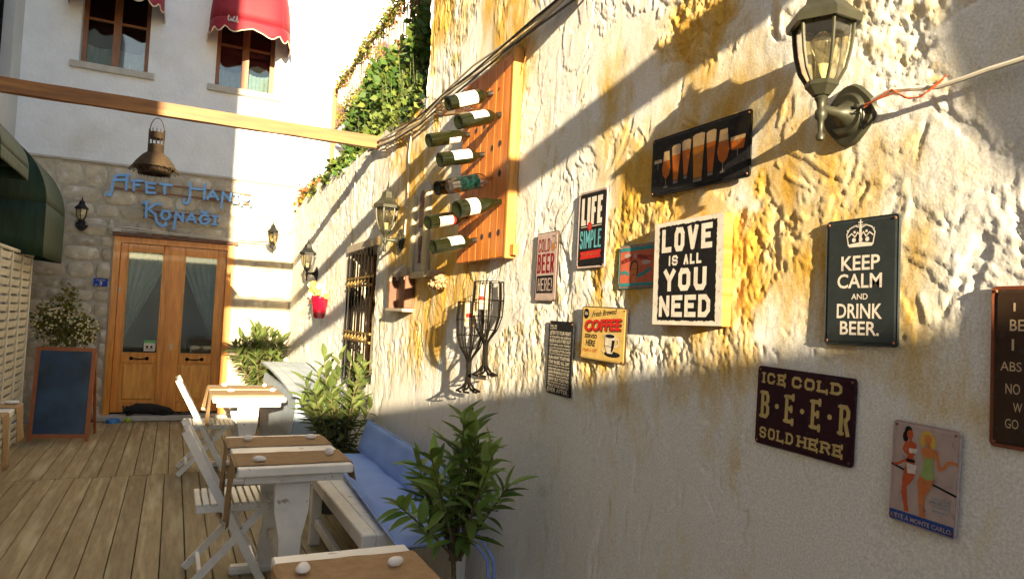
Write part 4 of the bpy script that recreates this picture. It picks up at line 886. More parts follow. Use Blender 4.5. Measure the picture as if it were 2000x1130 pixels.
# ================================================================== LANTERNS
def lantern_parts(root, m_, clear=True):
    """local frame: x right, y up, z out of the wall; arm height y=0"""
    D = .105; N6 = 6
    bp = MB(); n = 32
    bp.prism([(.070*(1+.06*math.cos(4*t))*math.cos(t), .074*(1+.06*math.cos(4*t))*math.sin(t)) for t in [2*math.pi*i/n for i in range(n)]], .002, .014, inset=.08)
    bp.prism([(.05*math.cos(2*math.pi*i/n), .054*math.sin(2*math.pi*i/n)) for i in range(n)], .014, .024, inset=.12)
    bp.build('back_plate', m_, root, world=False, smooth=True)
    bo = MB(); bo.tube([(.038, .01, .022), (.038, .01, .034)], .005, 8); bo.build('screw', m_, root, world=False)
    a = MB(); a.tube([(0, 0, .018), (0, 0, .035), (0, .0, .055), (0, 0, D)], [.040, .022, .012, .009], 12); a.build('arm', m_, root, world=False, smooth=True)
    Mx = Matrix.Rotation(R(-90), 4, 'X')                # lathe z -> local y
    f = MB(); f.lathe([(.002, -.080), (.010, -.076), (.011, -.066), (.006, -.058), (.008, -.03), (.014, -.022), (.014, -.008), (.009, 0), (.011, .015), (.016, .024), (.012, .032)], c=(0, 0, D), n=16, M=Mx); f.build('finial', m_, root, world=False, smooth=True)
    def hexa(r, y, ph=R(30)): return [(r*math.cos(ph+2*math.pi*k/6), y, D+r*math.sin(ph+2*math.pi*k/6)) for k in range(6)]
    def loft(mb, rings):
        for i in range(len(rings)-1):
            for k in range(6): k2 = (k+1) % 6; mb.add([rings[i][k], rings[i][k2], rings[i+1][k2], rings[i+1][k]], [(3, 2, 1, 0)])
    bs = MB(); loft(bs, [hexa(.020, .030), hexa(.034, .048), hexa(.038, .052), hexa(.040, .062), hexa(.030, .063)]); bs.build('glass_seat', m_, root, world=False)
    prof = [(.036, .062), (.052, .09), (.062, .13), (.067, .17), (.069, .207)]
    cg = MB()
    for k in range(6):
        pts = [Vector(hexa(r, y)[k]) for r, y in prof]; cg.tube(pts, .0042, 6)
    for r, y in ((.069, .206),):
        h = hexa(r, y); 
        for k in range(6): cg.tube([h[k], h[(k+1) % 6]], .004, 6)
    cg.build('cage', m_, root, world=False)
    for k in range(6):
        p = MB()
        for i in range(len(prof)-1):
            h0, h1 = hexa(prof[i][0]*.96, prof[i][1]), hexa(prof[i+1][0]*.96, prof[i+1][1]); k2 = (k+1) % 6; p.add([h0[k], h0[k2], h1[k2], h1[k]], [(0, 1, 2, 3)])
        p.build('pane', M_lampglass, root, world=False)
    cp = MB(); loft(cp, [hexa(.070, .200), hexa(.085, .196), hexa(.087, .214), hexa(.080, .222), hexa(.060, .240), hexa(.042, .262), hexa(.036, .285), hexa(.034, .300), hexa(.020, .304)]); cp.build('roof', m_, root, world=False)
    tp = MB(); tp.lathe([(.022, .300), (.018, .312), (.008, .318), (.011, .328), (.005, .338), (.0015, .37)], c=(0, 0, D), n=14, M=Mx); tp.build('top_spike', m_, root, world=False, smooth=True)
    bl = MB(); bl.lathe([(.016, .060), (.016, .105)], c=(0, 0, D), n=14, M=Mx); bl.build('lamp_holder', M_cream, root, world=False, smooth=True)
    bb = MB(); bb.lathe([(.013, .104), (.014, .115), (.026, .142), (.030, .158), (.026, .174), (.014, .185), (.001, .188)], c=(0, 0, D), n=18, M=Mx, cap=False); bb.build('bulb', M_bulb, root, world=False, smooth=True)
def lantern(loc, frame, m_, lab, s_=1.0):
    r_ = empty('wall_lantern', loc, frame @ Matrix.Scale(s_, 4), label=lab, cat='wall lamp', group='hexagonal wall lanterns')
    lantern_parts(r_, m_); return r_
lantern((XW-.004, 1.178, 2.042), ON_WALL, M_olive, 'large olive wall lantern nearest the viewer, at the top right beside the pale cable')
lantern((XW-.004, 4.97, 2.045), ON_WALL, M_olive, 'beige-looking wall lantern left of the bottle rack, beside the barred window', 1.15)
lantern((XW-.004, 8.30, 1.935), ON_WALL, M_blackmetal, 'black wall lantern above the crimson flower pot on the sunny wall', 1.1)
lantern((-1.105, YF-.035, 2.440), ON_FRONT, M_blackmetal, 'black wall lantern on the shaded stones left of the hotel door', .95)
lantern((1.165, YF-.035, 2.372), ON_FRONT, M_blackmetal, 'black wall lantern on the sunlit front right of the hotel door', .95)

# ------------------------------------------------------------------ rattan pendant under the beam
r_ = empty('rattan_pendant_lamp', (-.19, 5.70, 2.43), label='brown woven rattan pendant lampshade hanging under the timber beam', cat='lamp')
cx, cy = -.19, 5.70
b_ = MB(); b_.lathe([(.052, 2.545+.09), (.054, 2.60), (.085, 2.575), (.125, 2.525), (.150, 2.485), (.146, 2.482), (.120, 2.515), (.08, 2.565), (.05, 2.59)], c=(cx, cy, 0), n=30, cap=False)
b_.lathe([(.120, 2.505), (.112, 2.47), (.100, 2.44), (.092, 2.437), (.10, 2.47), (.11, 2.50)], c=(cx, cy, 0), n=30, cap=False); b_.build('shade', M_basket, r_, smooth=True)
b_ = MB()
for z0, z1 in ((2.61, 2.655), (2.70, 2.745)): b_.lathe([(.052, z0), (.054, (z0+z1)/2), (.052, z1), (.048, z1), (.048, z0)], c=(cx, cy, 0), n=24, cap=False)
b_.build('neck_band', M_basket, r_, smooth=True)
for k in range(12):
    t = k*math.pi/6; b_ = MB(); b_.tube([(cx+.051*math.cos(t), cy+.051*math.sin(t), 2.60), (cx+.051*math.cos(t), cy+.051*math.sin(t), 2.768)], .0028, 5); b_.build('cane', M_basket, r_)
b_ = MB(); b_.tube([(cx+.046*math.cos(t), cy, 2.755+.098*math.sin(t)) for t in [math.pi*i/14 for i in range(15)]], .003, 6); b_.build('hanging_loop', M_basket, r_)
b_ = MB()
for k in range(22):
    t = 2*math.pi*k/22
    for dz, r1, r2 in ((0, .150, .168), (1, .112, .098)):
        z1 = 2.484 if dz == 0 else 2.47; z2 = 2.455 if dz == 0 else 2.425; t2 = t+.14
        b_.tube([(cx+r1*math.cos(t-.12), cy+r1*math.sin(t-.12), z1), (cx+r2*math.cos(t+.02), cy+r2*math.sin(t+.02), z2), (cx+r1*math.cos(t2), cy+r1*math.sin(t2), z1)], .0022, 4)
b_.build('fringe', M_basket, r_)

# ================================================================== FURNITURE
def wplank(mb, a, b): mb.cbox(a, b, .005)
def table(x0, x1, y0, y1, lab, mirror=False, h=.75):
    cx, cy = (x0+x1)/2, (y0+y1)/2; r_ = empty('cafe_table', (cx, cy, 0), label=lab, cat='table', group='white wooden cafe tables')
    n = 5; w = (y1-y0)/n
    for k in range(n):
        p = MB(); p.cbox((x0+random.uniform(-.002, .002), y0+k*w+.002, h-.042), (x1+random.uniform(-.002, .002), y0+(k+1)*w-.002, h-random.uniform(0, .001)), .005); p.build('top_plank', M_paintw, r_)
    for ay in (y0+.045, y1-.07): ap = MB(); ap.cbox((x0+.035, ay, h-.085), (x1-.035, ay+.025, h-.0425)); ap.build('apron', M_paintw, r_)
    prof = [(.062, 0), (.070, .10), (.050, .22), (.054, .33), (.082, .46), (.086, .665)]
    for yy in (y0+.11, y1-.16):
        lg = MB(); pts = [(cx+a, z_+.05) for a, z_ in prof]+[(cx-a, z_+.05) for a, z_ in reversed(prof)]
        pts = [(a, min(b, h-.0435)) for a, b in pts]
        lg.prism(pts, 0, .055, M=Matrix.Translation((0, yy+.055, 0)) @ ON_FRONT); lg.build('leg', M_paintw, r_)
        ft = MB(); ft.cbox((cx-.22, yy-.01, .001), (cx+.22, yy+.065, .049), .012); ft.build('foot', M_paintw, r_)
    st = MB(); st.cbox((cx-.03, y0+.166, .20), (cx+.03, y1-.161, .25)); st.build('stretcher', M_paintw, r_)
    return r_
def runner(x0, x1, y0, y1, h, dl, dr, lab, tone=0, fringe=False):
    """cloth across the table, hanging dl beyond the left and dr beyond the right edge"""
    b_ = MB(); P = []; rs = random.Random(int(y0*100)); W = y1-y0
    path = []
    for i in range(13): path.append((x0-.010-.028*(1-i/12)*(1 if fringe else .5), h-dl*(1-i/12)))
    path += [(x0-.006, h-.001), (x0+.003, h+.0045)]
    path += [(x0+(x1-x0)*(i+.5)/24, h+.0045) for i in range(24)]
    path += [(x1-.003, h+.0045), (x1+.006, h-.001)]
    if dr > .02: path += [(x1+.010+.02*i/9, h-dr*i/9) for i in range(1, 10)]
    n = 16; m_ = len(path)
    for i, (x, z_) in enumerate(path):
        row = []; hang = z_ < h-.002; dep = max(0, h-z_)
        for j in range(n+1):
            v = j/n; y = y0+W*v+.004*math.sin(x*9+y0*7); 
            if hang: y += (.5-v)*W*.35*min(1, dep*2.2); dx = .010*math.sin(v*9+dep*5+y0)*min(1, dep*5)
            else: dx = 0; z2 = .0022*max(0, math.sin(x*31+v*5+y0*3)*math.sin(v*8+x*9+1)) ; 
            row.append((x+dx*(-1 if x < (x0+x1)/2 else 1)*(-1), y, z_ if hang else z_+z2))
        P.append(row)
    b_.grid(P); o = b_.build('table_runner', M_jute, smooth=True); tag(o, lab, 'table runner', 'brown cloth table runners')
    sm = o.modifiers.new('thickness', 'SOLIDIFY'); sm.thickness = .002; sm.offset = 1
    f = MB()
    for j in range(n*2):
        q = P[0][j//2]; f.tube([q, (q[0]+rs.uniform(-.01, .01), q[1]+rs.uniform(-.006, .006), q[2]-rs.uniform(.012, .03))], .0014, 3)
    f.build('fringe', M_fringe, o)
    return o
def pebble(x, y, z_, rx, ry, rz, ang, lab, seed):
    rs = random.Random(seed); b_ = MB(); n, k = 16, 10; P = []
    ph = [rs.uniform(0, 6) for _ in range(4)]
    for i in range(k+1):
        t = math.pi*i/k; row = []
        for j in range(n+1):
            u = 2*math.pi*j/n; d = 1+.10*math.sin(2*u+ph[0])*math.sin(t)+.07*math.sin(3*u+ph[1])*math.sin(t)+.05*math.sin(2*t+ph[2])
            a, b, c = rx*d*math.sin(t)*math.cos(u), ry*d*math.sin(t)*math.sin(u), rz*math.cos(t)*(1+.06*math.sin(u+ph[3]))
            row.append((x+a*math.cos(ang)-b*math.sin(ang), y+a*math.sin(ang)+b*math.cos(ang), z_+rz*.97+c))
        P.append(row)
    b_.grid(P); tag(b_.build('pebble', M_pebble, smooth=True), lab, 'stone', 'white pebbles on the tables')

T1 = table(.335, .915, 6.26, 7.30, 'white wooden table farthest away, in full sun before the door')
runner(.335, .915, 6.42, 6.80, .75, .27, .0, 'brown runner across the near half of the sunlit far table'); runner(.335, .915, 6.90, 7.22, .75, .17, .0, 'brown fringed runner across the far half of the sunlit far table', fringe=True)
T2 = table(.315, .855, 3.50, 4.40, 'white wooden middle table beside the blue bench')
runner(.315, .855, 3.555, 3.86, .75, .30, .10, 'brown runner across the near half of the middle table'); runner(.315, .855, 4.03, 4.33, .75, .38, .0, 'brown runner across the far half of the middle table, hanging long on the left')
T3 = table(.315, .735, 1.45, 2.25, 'white wooden table nearest the viewer, cut off by the bottom of the photo')
runner(.315, .735, 1.62, 2.165, .75, .12, .0, 'wide brown runner on the nearest table')
TL = table(-1.52, -.925, 5.17, 6.03, 'white wooden table at the left edge of the photo beside the chalkboard')
runner(-1.52, -.925, 5.30, 5.52, .75, .2, .34, 'brown runner hanging over the near right side of the left edge table'); runner(-1.52, -.925, 5.72, 5.97, .75, .2, .24, 'brown runner on the far side of the left edge table, hanging towards the chalkboard')
for i, (x, y, rx, ry, rz, a, lab) in enumerate(((.476, 7.14, .030, .024, .017, .3, 'white pebble at the far left of the sunlit far table'), (.50, 6.70, .034, .022, .013, 0, 'flat white pebble at the near left of the sunlit far table'), (.83, 7.10, .026, .022, .016, 1, 'white pebble at the far right of the sunlit far table'), (.852, 6.70, .026, .022, .016, .2, 'white pebble at the near right of the sunlit far table'),
        (.42, 4.20, .024, .020, .019, .4, 'upright white pebble at the far left of the middle table'), (.423, 3.63, .032, .020, .015, -.3, 'long white pebble at the near left of the middle table'), (.768, 4.21, .030, .022, .015, .1, 'white pebble at the far right of the middle table'), (.776, 3.72, .019, .022, .021, .9, 'round white pebble at the near right of the middle table'),
        (.378, 2.075, .021, .034, .013, -.35, 'long white pebble on the left of the nearest table'), (.64, 2.045, .026, .019, .014, .3, 'white pebble on the right of the nearest table'), (-.98, 5.93, .05, .026, .013, 0, 'flat white pebble on the left edge table'))):
    pebble(x, y, .7545, rx, ry, rz, a, lab, 30+i)

def folding_chair():
    r_ = empty('folding_chair', (0, 0, 0), cat='chair', group='white folding chairs on the left of the tables')
    W = .42
    for yy in (0.0, W):
        s_ = 1 if yy == 0 else -1
        b_ = MB(); b_.bar((-.055, yy, .845), (.375, yy, .012), .022, .042, up=(1, 0, .5)); b_.build('back_post', M_paintw, r_, world=False)
        b_ = MB(); b_.bar((.375, yy+s_*.026, .435), (-.01, yy+s_*.026, .012), .022, .038, up=(1, 0, -.9)); b_.build('leg', M_paintw, r_, world=False)
    sp = [(.02+.062*i) for i in range(7)]
    for sy in (.031, W-.050): sf = MB(); sf.cbox((.02, sy, .405), (.40, sy+.019, .440)); sf.build('seat_rail', M_paintw, r_, world=False)
    for k, x in enumerate([.015+.038*i for i in range(11)]):
        b_ = MB(); b_.cbox((x, .028, .441), (x+.030, W-.028, .455), .003); b_.build('seat_slat', M_paintw, r_, world=False)
    for t in (.06, .17):
        x = -.055+.43*t; z_ = .845-.833*t; b_ = MB(); b_.bar((x, .012, z_), (x, W-.012, z_), .016, .055, up=(-.43, 0, .83)); b_.build('back_slat', M_paintw, r_, world=False)
    for (x, z_, ins) in ((.335, .09, .0115), (.055, .085, .038)):
        b_ = MB(); b_.bar((x, ins, z_), (x, W-ins, z_), .02, .03); b_.build('stretcher', M_paintw, r_, world=False)
    return r_
ch = folding_chair(); place(ch, (.125, 6.78, 0)); ch['label'] = 'white folding chair at the sunlit far table, its back post top catching the sun'
c2 = copy_tree(ch); place(c2, (.15, 4.03, 0)); c2['label'] = 'white folding chair at the middle table, in shade'

# bench with blue cushions
bn = empty('long_bench', (1.15, 4.2, 0), label='white wooden bench along the wall under blue cushions', cat='bench')
b_ = MB(); b_.cbox((.868, 3.315, .375), (.942, 5.10, .450), .006); b_.build('front_rail', M_paintw, bn)
b_ = MB(); b_.cbox((.943, 3.315, .375), (1.42, 3.385, .448), .006); b_.build('end_rail', M_paintw, bn)
for k in range(5):
    x = .945+k*.094; b_ = MB(); b_.cbox((x, 3.388, .42), (x+.088, 5.10, .447), .004); b_.build('seat_board', M_paintw, bn)
for (x, y) in ((.872, 3.33), (.872, 4.62), (1.35, 3.33), (1.35, 4.62)):
    b_ = MB(); b_.cbox((x, y, .001), (x+.065, y+.065, .374), .005); b_.build('leg', M_paintw, bn)
b_ = MB(); b_.cbox((.895, 3.40, .12), (.925, 4.615, .18), .004); b_.build('stretcher', M_paintw, bn)
def cushion(name, C0, ex, ey, n0, L, W, T, mat_, lab, grp, wave=0.0):
    """rounded cushion slab: origin C0, ex along length L, ey along width W, n0 up"""
    r_ = empty(name, C0, label=lab, cat='cushion', group=grp); ex, ey, n0 = Vector(ex).normalized(), Vector(ey).normalized(), Vector(n0).normalized()
    b_ = MB(); nu, nv = 48, 18; top = []; bot = []
    def prof(u, v):
        e = min(1, min(u, 1-u)*L/.05); f = min(1, min(v, 1-v)*W/.05); q = (1-(1-e)**2)**.5*(1-(1-f)**2)**.5
        return q
    Pt, Pb = [], []
    for i in range(nu+1):
        u = i/nu; rt, rb = [], []
        for j in range(nv+1):
            v = j/nv; q = prof(u, v); w = .003*math.sin(u*23+v*3)*q+.002*math.sin(v*11+u*5)*q
            base = Vector(C0)+ex*(u*L)+ey*(v*W+wave*math.sin(u*3.1)*(.0)) ; cu = 1-.035*(1-min(1, min(u, 1-u)*L/.06))
            c = base
            rt.append(c+n0*(T/2+T/2*q+w)); rb.append(c+n0*(T/2-T/2*q))
        Pt.append(rt); Pb.append(rb)
    b_.grid(Pt); b_.grid([r[::-1] for r in Pb]); b_.build('cover', mat_, r_, smooth=True)
    p = MB(); loop = []
    for i in range(nu+1): loop.append(Pt[i][0])
    for j in range(1, nv+1): loop.append(Pt[nu][j])
    for i in range(nu-1, -1, -1): loop.append(Pt[i][nv])
    for j in range(nv-1, -1, -1): loop.append(Pt[0][j])
    p.tube(loop, .006, 6, cap=False); p.build('piping', M_bluepipe, r_, smooth=True)
    return r_
sc_ = cushion('seat_cushion', (.955, 3.02, .452), (.055, 1, 0), (1, -.055, 0), (0, 0, 1), 2.05, .36, .052, M_blue, 'long blue seat cushion lying on the white bench', 'blue bench cushions')
cushion('back_cushion', (1.275, 3.12, .500), (.01, 1, 0), (.075, 0, .25), (-.25, 0, .075), 2.02, .225, .032, M_blue, 'blue back cushion leaning on the wall above the bench', 'blue bench cushions')
b_ = MB()
for q in ((0, .0), (.03, .02)): b_.tube([(1.22+q[0], 3.03, .50), (1.30+q[0], 2.99, .49+q[1]), (1.36+q[0], 2.95, .40), (1.37+q[0], 2.94, .25), (1.36+q[0]*2, 2.95, .12)], .008, 6)
b_.tube([(1.10, 3.03, .515), (1.17, 3.0, .52), (1.26, 3.01, .515)], .007, 6)
b_.build('tie', M_blue, sc_)

# pale painted chest in the far corner
ct = empty('storage_chest', (1.22, 7.3, 0), label='pale blue painted plank chest with a sloping lid against the sunny wall', cat='chest')
x0, x1, y0, y1 = 1.0, 1.44, 6.30, 8.75
for k in range(3):
    b_ = MB(); w = (x1-x0)/3; b_.cbox((x0+k*w+.002, y0, .02), (x0+(k+1)*w-.002, y0+.025, .745), .004); b_.build('end_board', M_chestpaint, ct)
for k in range(1):
    b_ = MB(); pr_ = [(x0+.004, .02), (x0-.02, .40), (x0+.0, .60), (x0+.01, .745), (x0+.04, .745), (x0+.03, .02)]
    b_.prism([(a, b) for a, b in pr_], 0, -(y1-y0-.03), M=Matrix.Translation((0, y0+.027, 0)) @ ON_FRONT); b_.build('side_board', M_chestpaint, ct)
for k in range(5):
    w = (x1-x0+.06)/5; a = x0-.03+k*w; P = []
    for i in range(13):
        t = i/12; zz = .748+.14*math.sin(t*math.pi/2)*t**.3 if i else .748; zz = .748+.11*(1-(1-t)**2)
        P.append((y0-.03+(y1-y0+.03)*t, zz))
    b_ = MB()
    for (ya_, za_), (yb_, zb_) in zip(P[:-1], P[1:]):
        b_.add([(a+.002, ya_, za_), (a+w-.002, ya_, za_), (a+w-.002, yb_, zb_), (a+.002, yb_, zb_), (a+.002, ya_, za_+.022), (a+w-.002, ya_, za_+.022), (a+w-.002, yb_, zb_+.022), (a+.002, yb_, zb_+.022)], [(0, 3, 2, 1), (4, 5, 6, 7), (0, 1, 5, 4), (1, 2, 6, 5), (3, 0, 4, 7)])
    b_.build('lid_board', M_chestpaint, ct)

# chalkboard
cb = empty('chalkboard_stand', (-1.02, 8.9, 0), label='empty dark chalkboard stand with an orange wooden frame, left of the door', cat='chalkboard')
A = Vector((-1.30, 8.83, 0)); B = Vector((-.735, 8.73, 0)); ex = (B-A).normalized(); up = Vector((.0, .19, .98)).normalized()
def bp_(u, v, d=0): n_ = ex.cross(up); return A+ex*u+up*v+n_*d
Wd = (B-A).length
for nm, p, q in (('frame_side', (0.02, 0), (.02, 1.0)), ('frame_side', (Wd-.02, -.02), (Wd-.02, 1.0)), ('frame_rail', (.0415, .055), (Wd-.0415, .055)), ('frame_rail', (.0415, .98), (Wd-.0415, .98))):
    b_ = MB(); b_.bar(bp_(*p), bp_(*q), .04, .022, up=ex.cross(up)); b_.build(nm, M_boardframe, cb)
b_ = MB(); b_.add([bp_(.04, .074, -.004), bp_(Wd-.04, .074, -.004), bp_(Wd-.04, .961, -.004), bp_(.04, .961, -.004), bp_(.04, .074, .004), bp_(Wd-.04, .074, .004), bp_(Wd-.04, .961, .004), bp_(.04, .961, .004)], [(0,3,2,1),(4,5,6,7),(0,1,5,4),(1,2,6,5),(2,3,7,6),(3,0,4,7)]); b_.build('slate', M_slate, cb)
for u in (.04, Wd-.02):
    b_ = MB(); t_ = bp_(u, .97, -.02); b_.bar(t_, (t_.x+.03, t_.y+.28, .01), .03, .02); b_.build('rear_leg', M_boardframe, cb)

# slatted screen
sc2 = empty('slatted_screen', (-1.36, 7.6, 0), label='tall cream slatted screen at the left behind the chalkboard', cat='screen')
ys_ = [6.30, 6.78, 7.26, 7.74, 8.22, 8.70]
for y in ys_:
    b_ = MB(); b_.cbox((-1.385, y-.022, .001), (-1.350, y+.022, 1.92), .004); b_.build('stile', M_lattice, sc2)
for a, b in zip(ys_[:-1], ys_[1:]):
    for k in range(24):
        z_ = .06+k*.079; b_ = MB(); b_.bar((-1.368, a+.0225, z_), (-1.368, b-.0225, z_), .008, .058, up=(.25, 0, 1)); b_.build('slat', M_lattice, sc2)
b_ = MB(); b_.cbox((-1.39, 6.27, 1.921), (-1.345, 8.73, 1.95)); b_.build('top_rail', M_lattice, sc2)

# cat, bowl, ball
def cat():
    V = [(-.30, 10.165, .150), (-.37, 10.16, .165), (-.435, 10.15, .150), (-.485, 10.14, .138), (-.505, 10.135, .120), (-.20, 10.17, .155), (-.08, 10.175, .145), (.02, 10.165, .115), (.10, 10.14, .090), (.20, 10.135, .082), (.30, 10.14, .078), (-.40, 10.125, .095), (-.47, 10.115, .082), (.0, 10.13, .095), (-.07, 10.12, .080)]
    E_ = [(0, 1), (1, 2), (2, 3), (3, 4), (0, 5), (5, 6), (6, 7), (7, 8), (8, 9), (9, 10), (1, 11), (11, 12), (6, 13), (13, 14)]
    rad = [.072, .060, .040, .040, .022, .078, .080, .055, .016, .012, .008, .026, .016, .034, .018]
    me = bpy.data.meshes.new('body'); me.from_pydata([tuple(v) for v in V], E_, []); o = bpy.data.objects.new('cat', me); col.objects.link(o)
    sk = o.modifiers.new('skin', 'SKIN')
    for i, r__ in enumerate(rad): me.skin_vertices[0].data[i].radius = (r__, r__*.95); me.skin_vertices[0].data[i].use_root = (i == 0)
    sk.use_smooth_shade = True; ss = o.modifiers.new('subdivision', 'SUBSURF'); ss.levels = 2; ss.render_levels = 2
    me.materials.append(M_cat); MW[o.name] = Matrix.Identity(4)
    tag(o, 'black cat lying curled on the doorstep with its tail stretched right', 'cat')
    for sx in (-1, 1):
        e = MB(); e.lathe([(.015, 0), (.011, .014), (.002, .034)], c=(-.482+.018*sx, 10.14+.004*sx, .170), n=8); e.build('ear', M_cat, o)
    for sx in (-1, 1):
        e = MB(); e.lathe([(.001, -.004), (.004, 0), (.001, .004)], c=(-.500+.008*sx, 10.098, .142), n=8); e.build('eye', K_yellow, o)
    return o
try: cat()
except Exception as ex_: print('cat', ex_)
b_ = MB(); b_.lathe([(.075, .001), (.085, .002), (.075, .045), (.068, .045), (.050, .016), (.001, .014)], c=(-.60, 10.02, 0), n=28, cap=False); tag(b_.build('pet_bowl', M_bowl, smooth=True), 'blue plastic pet bowl on the deck at the left end of the doorstep', 'bowl')
b_ = MB(); b_.lathe([(.035*math.sin(math.pi*i/10)+.0001, .036-.035*math.cos(math.pi*i/10)) for i in range(11)], c=(-.435, 9.99, .0), n=18, cap=False); tag(b_.build('ball', M_ball, smooth=True), 'small lime ball lying in front of the black cat', 'ball')

# ================================================================== BOTTLE RACK
rk = empty('bottle_rack', (1.44, 3.4, 1.8), label='red-brown plank bottle rack with a bright pine edge mounted on the wall', cat='wine rack')
seams = [3.065, 3.150, 3.235, 3.325, 3.41, 3.50, 3.59, 3.69]
for k, (a, b) in enumerate(zip(seams[:-1], seams[1:])):
    p = MB(); p.cbox((1.418, a+.0015, 1.805), (1.440, b-.0015, 2.815+.0*k), .004); p.build('board', M_rack, rk)
b_ = MB(); b_.cbox((1.416, 3.040, 1.80), (1.470, 3.0635, 2.835), .003); b_.build('edge_batten', M_pine, rk)
for z_ in (1.84, 2.35, 2.76):
    b_ = MB(); b_.box((1.441, 3.00 if z_ < 1.9 else 3.07, z_-.025), (1.466, 3.68, z_+.025)); b_.build('cross_batten', M_rack, rk)
for (y, z_) in ((3.483, 2.52), (3.257, 2.377), (3.163, 2.382), (3.151, 2.229), (3.336, 1.927), (3.23, 1.928), (3.129, 1.931), (3.37, 2.52), (3.45, 2.09)):
    b_ = MB(); b_.lathe([(.0165, -.0005), (.0165, .001)], c=(1.4172, y, z_), n=16, M=Matrix.Rotation(R(-90), 4, 'Y')); b_.build('hole', M_dark, rk)
b_ = MB(); b_.lathe([(.008, 0), (.008, .004), (.003, .006)], c=(1.4175, 3.192, 2.676), n=10, M=Matrix.Rotation(R(-90), 4, 'Y')); b_.build('screw', M_labelred, rk)
b_ = MB(); b_.tube([(1.45, 3.03, 2.70), (1.45, 3.0, 2.73), (1.45, 2.97, 2.80), (1.455, 2.96, 2.86)], .003, 5); b_.build('tie_wire', M_pine, rk)
def bottle(neck, butt, lab, kind='bordeaux', label=(.10, .20), lm=None, glass=None, arc=(20, 200), label2=None):
    n_ = Vector(neck); bt = Vector(butt); ax = (n_-bt).normalized(); L = .295; bt = n_ + Vector((.018, 0, 0)) - ax*L
    M = Matrix.Translation(bt) @ basis(ax.orthogonal().normalized(), ax.cross(ax.orthogonal()).normalized(), ax)
    X = Vector((0, 0, 1)); X = (X-ax*X.dot(ax)).normalized(); Yv = ax.cross(X); M = Matrix.Translation(bt) @ basis(X, Yv, ax)
    r_ = empty('wine_bottle', tuple(bt), label=lab, cat='bottle', group='bottles stuck in the wall rack')
    if kind == 'bordeaux': pf = [(.0, .012), (.020, .010), (.030, .002), (.0365, .003), (.0375, .010), (.0375, .185), (.034, .203), (.021, .222), (.0145, .235), (.0138, .285), (.0155, .286), (.0155, .295), (.010, .295)]
    else: pf = [(.0, .016), (.022, .012), (.034, .002), (.0405, .003), (.0415, .012), (.0415, .130), (.037, .165), (.026, .210), (.0165, .245), (.0142, .283), (.016, .284), (.016, .295), (.010, .295)]
    b_ = MB(); b_.lathe([(max(r, .0005), z_) for r, z_ in pf], n=28, M=M, cap=False); b_.build('glass_body', glass or M_bottle, r_, smooth=True)
    R0 = .0379 if kind == 'bordeaux' else .0419
    if label:
        a0, a1 = [R(a) for a in arc]; l_ = MB(); l_.lathe([(R0, label[0]), (R0, label[1])], n=20, M=M, cap=False, a0=a0, a1=a1); l_.build('paper_label', lm or M_label, r_, smooth=True)
    if label2:
        a0, a1 = [R(a) for a in arc]; l_ = MB(); l_.lathe([(R0+.0003, label2[0]), (R0+.0003, label2[1])], n=20, M=M, cap=False, a0=a0, a1=a1); l_.build('label_band', label2[2], r_, smooth=True)
    if not glass:
        c_ = MB(); c_.lathe([(.0147, .240), (.0143, .286), (.0158, .288), (.0158, .2955), (.001, .296)], n=20, M=M, cap=False); c_.build('capsule', M_capsule, r_, smooth=True)
BX = 1.135
AR = (-10, 130)
bottle((1.42, 3.294, 2.679), (BX, 3.268, 2.560), 'dark bottle with a white label, topmost in the rack', label=(.05, .165), arc=(-20, 150))
bottle((1.42, 3.177, 2.537), (BX, 3.108, 2.430), 'dark bottle second from the top, white label on its upper side', label=(.075, .17), arc=(-50, 90))
bottle((1.42, 3.590, 2.527), (BX, 3.530, 2.432), 'long green bottle sticking out farthest left, third from the top', label=(.115, .19), arc=(100, 210))
bottle((1.42, 3.370, 2.371), (BX, 3.323, 2.290), 'dark bottle fourth from the top with a wide white label', label=(.07, .18), arc=(-30, 110))
bottle((1.42, 3.241, 2.227), (BX, 3.176, 2.131), 'clear bottle with a green patterned label', label=(.045, .165), lm=mat('green_pattern_label', (.02, .26, .18), (.01, .03, .03), rough=.4, scale=60, fac=(.45, .55)), glass=M_clearbottle, arc=(-60, 210))
bottle((1.42, 3.450, 2.232), (BX, 3.357, 2.151), 'dark bottle half hidden behind the clear one', label=(.05, .15), arc=(-40, 120))
bottle((1.42, 3.126, 2.088), (BX, 3.055, 2.004), 'dark tapering bottle with a small white label, below the clear one', kind='burgundy', label=(.055, .115), arc=(-50, 150))
bottle((1.42, 3.560, 2.068), (BX, 3.476, 1.988), 'green bottle with a white and red label, behind the tapering one', label=(.06, .15), arc=(60, 200), label2=(.15, .165, M_labelred))
bottle((1.42, 3.420, 1.922), (BX, 3.356, 1.851), 'dark bottle lowest in the rack', label=(.09, .175), arc=(-40, 100))
bottle((1.42, 3.490, 2.668), (BX, 3.40, 2.565), 'clear empty bottle hidden behind the topmost one', label=None, glass=M_clearbottle)

